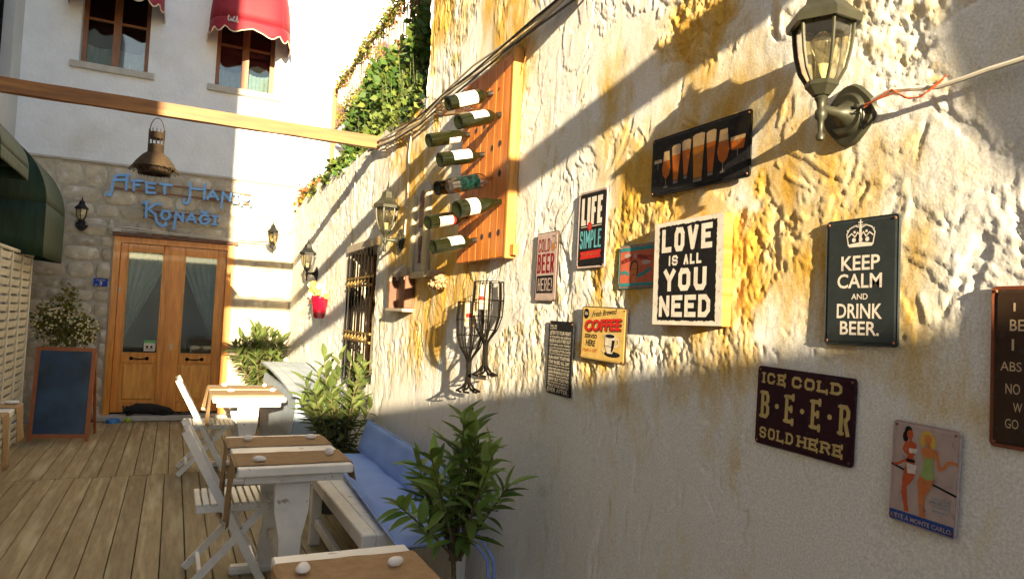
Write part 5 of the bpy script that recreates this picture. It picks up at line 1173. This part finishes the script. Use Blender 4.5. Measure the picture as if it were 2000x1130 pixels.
# ================================================================== SMALL WALL PIECES
def wx(y, z_, d=0): return (XW-d, y, z_)
pq = empty('carved_plaque', (XW, 4.48, 1.765), ON_WALL, label='tall yellowed wooden plaque with a dark arch, left of the bottle rack', cat='plaque')
b_ = MB(); b_.prism([(-.16, 0), (.16, 0), (.16, .575), (.09, .63), (-.09, .63), (-.16, .575)], .004, .016); b_.build('back_panel', M_plaquein, pq, world=False)
for a, b, c, d in ((-.16, -.115, .03, .56), (.115, .16, .03, .56), (-.175, .175, -.012, .028)):
    b_ = MB(); b_.cbox((a, c, .017), (b, d, .042), .004); b_.build('moulding', M_plaque, pq, world=False)
b_ = MB(); b_.prism([(-.05, .33), (.05, .33)]+[(.05*math.cos(t), .53+.05*math.sin(t)) for t in [math.pi*i/10 for i in range(11)]], .0165, .019); b_.build('arch', M_brownbox, pq, world=False)
b_ = MB(); b_.prism([(-.03, .09), (.03, .09), (.012, .115), (.022, .14), (.01, .16), (.03, .2), (.036, .27), (-.036, .27), (-.03, .2), (-.01, .16), (-.022, .14), (-.012, .115)], .0165, .022); b_.build('goblet_motif', M_brownbox, pq, world=False)

bb = empty('arched_wall_box', (XW, 4.80, 1.53), ON_WALL, label='small dark wooden box shelf with a double arched front on the wall', cat='shelf')
b_ = MB(); b_.box((-.20, .02, .003), (.20, .25, .012)); b_.build('back_board', M_brownbox, bb, world=False)
b_ = MB(); b_.cbox((-.21, -.005, .003), (.21, .018, .085)); b_.build('ledge', M_greybox, bb, world=False)
for a, b in ((-.205, -.18), (.18, .205)): b_ = MB(); b_.cbox((a, .019, .013), (b, .25, .07)); b_.build('side', M_brownbox, bb, world=False)
arc_ = [(-.205, .252)]+[(-.18, .215)]+[(-.09+.085*math.cos(t), .215+.05*math.sin(t)) for t in [math.pi*(1-i/8) for i in range(9)]]+[(.09+.085*math.cos(t), .215+.05*math.sin(t)) for t in [math.pi*(1-i/8) for i in range(9)]]+[(.18, .215), (.205, .252), (.205, .30), (.10, .325), (0, .30), (-.10, .325), (-.205, .30)]
b_ = MB(); b_.prism(arc_, .060, .074); b_.build('arched_front', M_greybox, bb, world=False)

b_ = MB(); rs = random.Random(5)
c0 = Vector((XW-.045, 4.02, 1.715))
for q in range(70):
    v = Vector((rs.uniform(-1, 1)*.03, rs.uniform(-1, 1)*.12, rs.uniform(-1, 1)*.035)); rr = rs.uniform(.007, .017); P = []
    b_.mi = 0
    b_.lathe([(rr*math.sin(math.pi*i/5)*rs.uniform(.8, 1.2)+.0005, rr*math.cos(math.pi*i/5)) for i in range(6)], c=tuple(c0+v), n=7, cap=False)
b_.lathe([(.001, .05), (.05, .03), (.06, 0), (.03, -.03), (.001, -.035)], c=(c0.x, c0.y+.05, c0.z+.03), n=9, cap=False)
tag(b_.build('coral_lump', M_shell), 'knobbly pale lump of coral on the wall below the rack', 'ornament')

def goblet(yc, zt, s_, d0, lab, cork_z, cork_y):
    r_ = empty('wire_wine_glass', (XW, yc, zt-.4*s_), label=lab, cat='wall ornament', group='black wire wine glass ornaments')
    b_ = MB(); cx = XW-d0; prof = [(.105, 0), (.112, -.09), (.105, -.17), (.075, -.235), (.03, -.28), (.010, -.31)]
    for k in range(9):
        t = 2*math.pi*k/9; b_.tube([(cx+r*.62*s_*math.cos(t), yc+r*s_*math.sin(t), zt+z_*s_) for r, z_ in prof], .0035 if k % 3 else .0065, 5)
    for r, z_ in prof[:4]:
        b_.tube([(cx+r*.62*s_*math.cos(t), yc+r*s_*math.sin(t), zt+z_*s_+.0) for t in [2*math.pi*i/20 for i in range(21)]], .0022, 4)
    b_.build('wire_bowl', M_iron, r_)
    b_ = MB()
    for k in range(7):
        t = 2*math.pi*k/7; b_.tube([(cx+.010*math.cos(t), yc+.010*math.sin(t), zt-.30*s_), (cx+.008*math.cos(t+.6), yc+.008*math.sin(t+.6), zt-.36*s_), (cx+.010*math.cos(t+.9), yc+.012*math.sin(t+.9), zt-.41*s_), (cx+.03*math.cos(t+1), yc+.04*math.sin(t+1), zt-.44*s_), (cx+.055*math.cos(t+1.1), yc+.085*math.sin(t+1.1), zt-.455*s_), (cx+.045*math.cos(t+1.6), yc+.07*math.sin(t+1.6), zt-.458*s_)], .0058, 5)
    b_.build('wire_foot', M_iron, r_)
    c_ = MB(); c_.lathe([(.001, 0), (.027, .001), (.029, .004), (.029, .118), (.027, .121), (.001, .121)], c=(cx-.015, cork_y, cork_z), n=24, cap=False); co = c_.build('cylinder', M_cork, r_, smooth=True)
    q = MB(); q.lathe([(.0294, .045), (.0294, .066)], c=(cx-.015, cork_y, cork_z), n=8, cap=False, a0=R(205), a1=R(265)); q.build('red_print', K_red, co)
    q = MB(); q.tube([(cx-.015, cork_y, cork_z+.121), (cx-.013, cork_y, cork_z+.142)], .0018, 5); q.build('wick', M_blackmetal, co)
goblet(3.155, 1.685, 1.0, .085, 'right and higher of the two wire wine glasses holding cream cylinders', 1.548, 3.19)
goblet(3.285, 1.583, .98, .115, 'left and lower of the two wire wine glasses holding cream cylinders', 1.460, 3.268)

# ================================================================== SIGNS ON THE WALL
def plate(name, yc, zc, w, h, lab, base, rim, tilt=0.0, d=.012, r=.010, rimw=.004, lean=0.0):
    Mx = ON_WALL @ Matrix.Rotation(R(tilt), 4, 'Z') @ Matrix.Rotation(R(lean), 4, 'X')
    r_ = empty(name, (XW-d, yc, zc), Mx, label=lab, cat='sign', group='tin signs on the old wall')
    def rr(w2, h2, q):
        pts = []
        for cx, cy, a0 in ((w2-q, h2-q, 0), (-w2+q, h2-q, 90), (-w2+q, -h2+q, 180), (w2-q, -h2+q, 270)):
            for i in range(6): t = R(a0+18*i); pts.append((cx+q*math.cos(t), cy+q*math.sin(t)))
        return pts
    b_ = MB(); P0, P1, P2 = rr(w/2, h/2, r), rr(w/2-.0015, h/2-.0015, r), rr(w/2-rimw, h/2-rimw, r*.8); n = len(P0)
    vv = [(x, y, -.0035) for x, y in P0]+[(x, y, .0002) for x, y in P0]+[(x, y, .0018) for x, y in P1]+[(x, y, .0006) for x, y in P2]
    fs = [tuple(range(n-1, -1, -1))]
    for k in range(3):
        for i in range(n): j = (i+1) % n; fs.append((k*n+i, k*n+j, (k+1)*n+j, (k+1)*n+i))
    b_.add(vv, fs); b_.build('rolled_edge', rim, r_, world=False, smooth=True)
    b_ = MB(); P3 = rr(w/2-rimw-.006, h/2-rimw-.006, r*.7); b_.add([(x, y, .0007) for x, y in P2]+[(x, y, .0022) for x, y in P3], [(i, (i+1) % n, n+(i+1) % n, n+i) for i in range(n)]+[tuple(range(n, 2*n))]); b_.build('tin_face', base, r_, world=False)
    for sx in (-1, 1):
        for sy in (-1, 1):
            q = MB(); q.lathe([(.001, .004), (.0028, .0035), (.003, .001)], c=(sx*(w/2-.010), sy*(h/2-.010), .0005), n=8, cap=False); q.build('nail', M_rust, r_, world=False)
    return r_
Z1 = .0026; Z2 = .0031; Z3 = .0036
def pr(r_, name, mb, m_): return mb.build(name, m_, r_, world=False)

# KEEP CALM
s = plate('keep_calm_sign', 1.136, 1.632, .198, .305, 'dark slate tin sign with a crown reading KEEP CALM AND DRINK BEER', K_slate, K_slate, tilt=.3, d=.010)
b_ = MB(); put_text(b_, 'KEEP', -.052, .052, .027, .062, Z1, .018); put_text(b_, 'CALM', -.062, .058, -.016, .019, Z1, .018); put_text(b_, 'AND', -.022, .022, -.043, -.029, Z1, .012); put_text(b_, 'DRINK', -.062, .060, -.088, -.053, Z1, .018); put_text(b_, 'BEER.', -.052, .053, -.128, -.095, Z1, .018); pr(s, 'lettering', b_, K_white)
b_ = MB(); poly(b_, [(-.031, .083), (.031, .083), (.034, .090), (.0, .094), (-.034, .090)], Z1)
for k in range(3): disk(b_, (k-1)*.018, .100, .0055, Z1+.0002, 12)
for sx in (-1, 1):
    stroke(b_, [(sx*.033, .088), (sx*.038, .115), (sx*.030, .128), (sx*.015, .134), (0, .128)], .0030, Z1+.0001)
    stroke(b_, [(sx*.033, .109), (sx*.024, .116), (sx*.016, .108)], .003, Z1+.0003); stroke(b_, [(sx*.014, .108), (sx*.008, .118), (0, .108)], .003, Z1+.0004); disk(b_, sx*.016, .119, .0035, Z1+.0005, 10)
    for t in range(6): disk(b_, sx*(.036-.006*t), .124+.011*math.sin(t/5*1.6), .0018, Z1+.0006, 8)
rect(b_, -.0035, .0035, .094, .136, Z1+.0007); rect(b_, -.0018, .0018, .134, .148, Z1+.0008); rect(b_, -.006, .006, .1395, .1425, Z1+.0009)
pr(s, 'crown_print', b_, K_white)

# ICE COLD BEER
s = plate('ice_cold_beer_sign', 1.298, 1.299, .310, .212, 'dark maroon tin sign reading ICE COLD B.E.E.R SOLD HERE', K_maroon, K_maroon, tilt=-1.6, d=.008)
b_ = MB(); block(b_, 'ICE', -.135, -.055, .060, .090, Z1, .0068, gap=.35, serif=.0035); block(b_, 'COLD', -.035, .118, .060, .090, Z1, .0075, gap=.28, serif=.0035)
for i, c in enumerate('BEER'):
    x = -.137+i*.0835; block(b_, c, x, x+.030, -.034, .040, Z1, .0105, serif=.0045)
    if i < 3: disk(b_, x+.056, .004, .0068, Z1+.0001)
block(b_, 'SOLD', -.137, -.022, -.088, -.058, Z1, .0058, gap=.3, serif=.003); block(b_, 'HERE', -.008, .128, -.088, -.058, Z1, .0065, gap=.28, serif=.0035)
pr(s, 'lettering', b_, K_gold)

# pin-up beach poster (generic bathers)
s = plate('beach_poster_sign', .973, 1.208, .150, .222, 'small pale tin poster of two women in swimsuits, lowest at the right', K_pink, K_pink, tilt=-2.2, d=.008)
b_ = MB(); rect(b_, -.071, .071, -.107, -.086, Z1); pr(s, 'blue_band', b_, K_blue)
b_ = MB(); put_text(b_, "L'ÉTÉ À MONTE CARLO", -.066, .066, -.103, -.091, Z2, .015); pr(s, 'lettering', b_, K_pink)
b_ = MB()
for k, (a, t_) in enumerate((('LES PLUS', -.036), ('BELLES', -.044), ('VACANCES', -.052), ('SOLEIL', -.062))): put_text(b_, t_ if False else a, .024, .062, t_-.005, t_, Z1, .01)
pr(s, 'small_lettering', b_, K_bluetext)
b_ = MB(); stroke(b_, [(-.071, .012), (-.03, .002)], .0045, Z1); stroke(b_, [(.02, -.010), (.071, -.022)], .0045, Z1); pr(s, 'painted_rail', b_, K_black)
b_ = MB(); disk(b_, -.033, .084, .0075, Z1, 18, .010); stroke(b_, [(-.032, .078), (-.031, .066)], .006, Z1+.00002)
poly(b_, [(-.043, .066), (-.038, .069), (-.024, .070), (-.017, .066), (-.018, .050), (-.023, .038), (-.020, .026), (-.015, .012), (-.040, .012), (-.039, .026), (-.036, .038), (-.041, .052)], Z1+.0001)
stroke(b_, [(-.041, .064), (-.046, .050), (-.038, .042)], .0058, Z1+.0002); stroke(b_, [(-.034, .030), (-.048, .022), (-.058, .015), (-.064, .014)], .0055, Z1+.0003)
poly(b_, [(-.041, .013), (-.027, .013), (-.029, -.010), (-.034, -.032), (-.044, -.034), (-.046, -.018)], Z1+.0004); poly(b_, [(-.028, .013), (-.015, .013), (-.019, -.008), (-.030, -.026), (-.036, -.022)], Z1+.00045)
poly(b_, [(-.046, -.030), (-.034, -.030), (-.032, -.050), (-.030, -.066), (-.026, -.082), (-.036, -.084), (-.040, -.066), (-.045, -.048)], Z1+.0005); pr(s, 'left_bather', b_, K_skin2)
b_ = MB(); disk(b_, .008, .081, .0085, Z2, 18, .011); stroke(b_, [(.009, .074), (.010, .062)], .0065, Z2+.00002)
poly(b_, [(-.006, .058), (.0, .063), (.022, .063), (.030, .058), (.026, .046), (.021, .034), (.023, .020), (.027, .004), (-.004, .004), (-.001, .020), (.001, .034), (-.003, .046)], Z2+.0001)
stroke(b_, [(.028, .058), (.032, .040), (.036, .024), (.046, .030), (.052, .042), (.062, .044), (.070, .043)], .0062, Z2+.0002)
poly(b_, [(-.005, .006), (.012, .006), (.010, -.014), (.007, -.034), (-.007, -.034), (-.010, -.014)], Z2+.0003); poly(b_, [(.010, .006), (.027, .006), (.023, -.012), (.013, -.032), (.004, -.044), (.005, -.028)], Z2+.00035)
poly(b_, [(-.007, -.033), (.006, -.033), (.008, -.048), (.007, -.062), (.009, -.076), (.012, -.085), (-.002, -.085), (-.002, -.070), (-.005, -.054), (-.007, -.044)], Z2+.0004); pr(s, 'right_bather', b_, K_skin)
b_ = MB(); poly(b_, [(.002, .048), (.008, .040), (.014, .042), (.022, .048), (.021, .034), (.023, .020), (.027, .002), (.012, -.006), (-.005, .002), (-.001, .020), (.001, .034)], Z3); pr(s, 'green_swimsuit', b_, K_green)
b_ = MB(); poly(b_, [(-.034, .054), (-.014, .056), (-.016, .046), (-.032, .044)], Z2+.0003); poly(b_, [(-.038, .022), (-.014, .020), (-.016, .002), (-.034, .0)], Z2+.0003); pr(s, 'white_swimsuit', b_, K_white)
b_ = MB(); disk(b_, -.037, .090, .009, Z1-.0001, 14, .012); disk(b_, -.043, .078, .007, Z1-.00012, 12, .012); pr(s, 'dark_hair', b_, K_black)
b_ = MB(); rect(b_, -.038, -.018, .025, .031, Z3); pr(s, 'dark_belt', b_, K_black)
b_ = MB(); disk(b_, .006, .090, .012, Z2-.0001, 14, .010); disk(b_, -.004, .076, .006, Z2-.00012, 12, .014); disk(b_, .019, .076, .006, Z2-.00012, 12, .014); pr(s, 'blond_hair', b_, K_blond)

# beer glasses
s = plate('beer_glasses_sign', 1.728, 2.044, .462, .198, 'wide black tin sign picturing eight filled beer glasses in a row', K_black, K_black, tilt=-.4, d=.016)
GL = [(-.195, .012, .020, 'mug', .020, -.004), (-.150, -.046, .046, 'tulip', .022, 0), (-.100, -.070, .060, 'flute', .022, 0), (-.050, -.062, .066, 'cone', .022, 0), (.008, -.080, .074, 'tall', .028, 0), (.066, -.070, .072, 'flute', .022, 0), (.120, -.040, .062, 'tulip', .026, 0), (.180, -.010, .026, 'mug', .030, 0)]
for i, (x, y0, y1, k, hw, _) in enumerate(GL):
    z_ = Z1; gm = MB()
    bb_, bf, bs_ = MB(), MB(), MB()
    if k == 'tulip':
        ym = y1-(y1-y0)*.35; pr_ = [(x-hw*.78, ym), (x-hw, ym-(ym-y0)*.45), (x-hw*.7, y0+.012), (x-hw*.15, y0), (x+hw*.15, y0), (x+hw*.7, y0+.012), (x+hw, ym-(ym-y0)*.45), (x+hw*.78, ym)]; poly(bb_, pr_, z_); poly(bf, [(x-hw*.78, ym+.0005), (x+hw*.78, ym+.0005), (x+hw*.62, y1), (x-hw*.62, y1)], z_); rect(bs_, x-.002, x+.002, y0-.026, y0-.001, z_); disk(bs_, x, y0-.028, .012, z_, 12, .003)
    elif k == 'mug':
        poly(bb_, [(x-hw*.8, y0), (x+hw*.8, y0), (x+hw, y1-.008), (x-hw, y1-.008)], z_); rect(bf, x-hw, x+hw, y1-.0075, y1+.004, z_); stroke(bs_, [(x, y0-.002), (x, y0-.018)], .004, z_)
    else:
        b0 = {'flute': .5, 'cone': .35, 'tall': .68}[k]; ym = y1-(y1-y0)*.27
        poly(bb_, [(x-hw*b0, y0+.012), (x+hw*b0, y0+.012), (x+hw*.92, ym), (x-hw*.92, ym)], z_); poly(bf, [(x-hw*.92, ym+.0005), (x+hw*.92, ym+.0005), (x+hw, y1-.004), (x+hw*.5, y1), (x-hw*.6, y1-.001), (x-hw, y1-.006)], z_); rect(bs_, x-hw*b0*1.05, x+hw*b0*1.05, y0, y0+.010, z_)
    disk(bs_, x, (y0+y1)/2+.006, .0045, Z2+i*.00001, 10)
    for q_, part_ in enumerate((bb_, bf, bs_)): gm.mi = q_; gm.add(part_.v, part_.f)
    gm.build('beer_glass_print', [K_orange if i != 4 else K_amber, K_foam, K_glassgrey], s, world=False)

# LOVE IS ALL YOU NEED box
lv = empty('love_box_sign', (XW-.043, 1.728, 1.678), ON_WALL @ Matrix.Rotation(R(.6), 4, 'Z') @ Matrix.Scale(.955, 4), label='chunky wooden box sign with black face reading LOVE IS ALL YOU NEED', cat='sign')
hw, hh = .172, .176
b_ = MB(); b_.cbox((-hw, -hh, -.036), (hw, hh, .0), .002); b_.build('pine_box', M_pine, lv, world=False)
b_ = MB(); rect(b_, -hw+.0015, hw-.0015, -hh+.0015, hh-.0015, .0008); pr(lv, 'white_border', b_, K_white)
b_ = MB(); rs = random.Random(3); e = []
for a, b in (((-1, -1), (1, -1)), ((1, -1), (1, 1)), ((1, 1), (-1, 1)), ((-1, 1), (-1, -1))):
    for i in range(40):
        t = i/40; q = .142+rs.uniform(-.0022, .002); q2 = .160+rs.uniform(-.0022, .002); e.append(((a[0]+(b[0]-a[0])*t)*q, (a[1]+(b[1]-a[1])*t)*q2))
poly(b_, e, .0014); pr(lv, 'black_panel', b_, K_black)
b_ = MB(); block(b_, 'LOVE', -.128, .122, .070, .150, .0020, .0185, gap=.30); block(b_, 'IS', -.088, -.042, .024, .058, .0020, .0075, gap=.30); block(b_, 'ALL', -.012, .074, .024, .058, .0020, .0085, gap=.32)
block(b_, 'YOU', -.112, .100, -.062, .012, .0020, .0185, gap=.28); block(b_, 'NEED', -.134, .120, -.148, -.076, .0020, .0165, gap=.20); pr(lv, 'lettering', b_, K_white)

# COFFEE
s = plate('coffee_sign', 2.223, 1.465, .305, .205, 'yellow tin sign reading Fresh Brewed COFFEE SERVED HERE with a cup', K_yellow, K_brownp, tilt=-1.4, d=.018)
b_ = MB(); disk(b_, -.118, .074, .020, Z1); pr(s, 'price_badge', b_, K_black)
b_ = MB(); put_text(b_, 'Fresh Brewed', -.075, .085, .062, .084, Z1, .012, shear=.25, slope=.10); put_text(b_, 'SERVED', -.122, -.034, -.020, -.004, Z1, .03, shear=.15); put_text(b_, 'HERE', -.112, -.046, -.050, -.026, Z1, .03, shear=.15)
pr(s, 'black_lettering', b_, K_black)
b_ = MB(); disk(b_, .072, -.070, .052, Z1, 24, .011); pr(s, 'cup_shadow', b_, K_black)
b_ = MB(); put_text(b_, 'COFFEE', -.128, .118, .004, .050, Z2, .045, shear=.12, slope=.06); pr(s, 'red_lettering', b_, K_red)
b_ = MB(); put_text(b_, 'COFFEE', -.122, .124, .000, .046, Z1+.0001, .045, shear=.12, slope=.06); pr(s, 'letter_shade', b_, K_brownp)
b_ = MB(); put_text(b_, 'Have a cup!', -.132, -.030, -.080, -.058, Z1, .005, shear=.2, slope=.05); pr(s, 'orange_lettering', b_, K_orange)
b_ = MB(); put_text(b_, '25¢', -.131, -.105, .067, .081, Z2, .02); poly(b_, [(.018, -.004), (.092, -.004), (.088, -.040), (.074, -.068), (.040, -.068), (.024, -.040)], Z2); disk(b_, .055, -.004, .037, Z2+.0001, 20, .010); stroke(b_, [(.092, -.012), (.110, -.014), (.112, -.032), (.090, -.042)], .006, Z2); stroke(b_, [(.004, -.058), (.02, -.066)], .004, Z2); pr(s, 'cream_print', b_, K_cream)
b_ = MB(); disk(b_, .055, -.004, .031, Z3, 20, .007); poly(b_, [(.070, -.018), (.089, -.018), (.083, -.046), (.074, -.062), (.066, -.062)], Z3); stroke(b_, [(.020, -.040), (.066, -.043)], .0016, Z3); stroke(b_, [(.05, .006), (.052, .022), (.048, .030)], .002, Z3); pr(s, 'cup_shading', b_, K_black)

# FALL IN LOVE rules
s = plate('ever_after_sign', 2.550, 1.353, .205, .308, 'tall narrow black tin sign of small text ending EVER AFTER', K_black, K_black, tilt=-.9, d=.012)
LN_ = [('FALL IN', .138, .128, .045), ('LOVE', .125, .119, .045), ('LISTEN TO YOUR HEART', .112, .096, 1), ('BE THOUGHTFUL AND GENEROUS', .091, .081, 1), ('BELIEVE IN LOVE AT FIRST SIGHT', .077, .063, 1), ('HOLD HANDS, LAUGH, YOURSELF', .058, .048, 1), ('HUG OFTEN AND KISS GOODNIGHT', .044, .037, 1), ('GET DRESSED UP FOR A DATE', .033, .023, 1), ('THE LITTLE THINGS MATTER MOST', .019, .012, 1), ('RUN AWAY TOGETHER', .007, -.007, 1), ('STAY IN BED ALL DAY', -.012, -.027, 1), ('ENJOY BEING IN THE NOW', -.032, -.040, 1), ('MEMORIES ARE PRECIOUS', -.044, -.052, 1), ('LEARN FROM EACH OTHER', -.056, -.068, 1), ('RESPECT AND SUPPORT', -.072, -.080, 1), ('GROW OLD TOGETHER', -.084, -.097, 1), ('BE SPONTANEOUS', -.101, -.108, 1), ('THIS IS YOUR HAPPILY', -.112, -.124, 1), ('EVER AFTER.', -.128, -.146, 1)]
b_ = MB()
for t, ya_, yb_, w in LN_:
    x1_ = .088 if w == 1 else -.088+.055
    put_text(b_, t, -.088, x1_, yb_, ya_, Z1, .012)
pr(s, 'lettering', b_, K_cream)

# LIFE is SIMPLE
s = plate('life_sign', 2.340, 1.875, .205, .308, 'black tin sign reading LIFE IS SIMPLE in white and light blue', K_black, K_pink, tilt=-.3, d=.012, rimw=.008)
b_ = MB(); block(b_, 'LIFE', -.078, .074, .018, .128, Z1, .021, gap=.28, wd={'I': .55}); rect(b_, -.078, .074, .010, .0125, Z1); pr(s, 'white_lettering', b_, K_white)
b_ = MB(); block(b_, 'SIMPLE', -.082, .074, -.075, -.004, Z1, .0080, gap=.2, wd={'I': .5, 'M': 1.35}); pr(s, 'blue_lettering', b_, K_cyan)
b_ = MB(); disk(b_, -.012, .012, .017, Z2, 16, .018); poly(b_, [(-.078, -.088), (.078, -.084), (.070, -.099), (.078, -.114), (-.078, -.118), (-.070, -.103)], Z1); pr(s, 'red_ribbon', b_, K_red)
b_ = MB(); put_text(b_, "IT'S JUST NOT EASY", -.058, .058, -.108, -.094, Z2, .01); put_text(b_, 'IS', -.019, -.005, .004, .020, Z3, .01); pr(s, 'small_lettering', b_, K_coral)

# COLD BEER HERE
s = plate('cold_beer_sign', 2.697, 1.743, .198, .305, 'greyish tin sign reading COLD BEER HERE! with a beer mug', K_pink, K_brownp, tilt=-.4, d=.014)
b_ = MB(); block(b_, 'COLD', -.078, .030, .066, .124, Z1, .0072, gap=.22); block(b_, 'BEER', -.080, .072, -.028, .058, Z1, .0125, gap=.2); pr(s, 'red_lettering', b_, K_darkred)
b_ = MB(); rect(b_, -.082, .070, -.116, -.038, Z1); pr(s, 'black_panel', b_, K_black)
b_ = MB(); stroke(b_, [(.045, .126), (.052, .134), (.072, .130), (.078, .118), (.072, .110)], .0022, Z1); stroke(b_, [(.040, .112), (.046, .068), (.066, .068), (.070, .108)], .0022, Z1); stroke(b_, [(.071, .102), (.086, .100), (.085, .080), (.071, .078)], .003, Z1); pr(s, 'mug_outline', b_, K_black)
b_ = MB(); block(b_, 'HERE!', -.068, .060, -.106, -.050, Z2, .0065, gap=.24); pr(s, 'cream_lettering', b_, K_pink)
b_ = MB(); poly(b_, [(.044, .100), (.069, .100), (.065, .070), (.047, .070)], Z1-.0001); pr(s, 'mug_print', b_, K_amber)

# NOBODY IS PERFECT
s = plate('nobody_is_perfect_sign', 2.035, 1.713, .222, .158, 'small coral and teal tin sign half hidden behind the LOVE box, with a woman\'s face', K_coral, K_teal, tilt=.2, d=.008)
b_ = MB(); rect(b_, -.103, .103, .056, .071, Z1); rect(b_, -.103, .103, -.071, -.058, Z1); stroke(b_, [(-.09, -.022), (-.07, -.018), (-.05, -.026)], .012, Z1); stroke(b_, [(.012, -.034), (.045, -.026), (.078, -.012)], .013, Z1); pr(s, 'teal_print', b_, K_teal)
b_ = MB(); put_text(b_, 'NOBODY', -.092, -.025, .010, .026, Z2, .03, slope=.22); put_text(b_, 'PERFECT', .006, .090, .026, .042, Z2, .03, slope=-.12); pr(s, 'dark_lettering', b_, K_darkred)
b_ = MB(); put_text(b_, 'IS', -.016, -.002, .028, .044, Z2, .02); disk(b_, -.055, .040, .022, Z1, 14, .008); disk(b_, .055, .012, .026, Z1, 14, .008); pr(s, 'cloud_print', b_, K_pink)
b_ = MB(); disk(b_, -.015, -.014, .022, Z1+.0002, 18, .030); poly(b_, [(-.024, -.04), (-.006, -.04), (.002, -.058), (-.032, -.058)], Z1+.00015); pr(s, 'face_print', b_, K_skin)
b_ = MB(); stroke(b_, [(-.036, -.012), (-.030, .012), (-.012, .020), (.002, .014), (.008, -.010), (.004, -.03)], .006, Z2); stroke(b_, [(-.027, -.008), (-.018, -.008)], .002, Z2); stroke(b_, [(-.010, -.010), (-.002, -.010)], .002, Z2); pr(s, 'hair_print', b_, K_brownp)
b_ = MB(); disk(b_, -.015, -.030, .006, Z2, 12, .003); pr(s, 'lips_print', b_, K_red)

# edge sign, only its left part is in the photo
s = plate('brown_text_sign', .740, 1.456, .200, .315, 'dark brown tin sign with pale serif text, cut off by the right edge', K_brownp, fm('rusty_rim', (.20, .06, .03)), tilt=0, d=.008, rimw=.007)
b_ = MB(); put_text(b_, 'I', -.058, -.054, .108, .124, Z1, .01); put_text(b_, 'BE', -.064, -.038, .070, .092, Z1, .01); put_text(b_, 'I', -.060, -.056, .032, .054, Z1, .01); put_text(b_, 'ABS', -.080, -.042, -.008, .010, Z1, .0); put_text(b_, 'NO', -.070, -.044, -.052, -.032, Z1, .0); put_text(b_, 'W', -.056, -.040, -.086, -.068, Z1, .0); put_text(b_, 'GO', -.070, -.046, -.118, -.100, Z1, .0); pr(s, 'lettering', b_, K_foam)
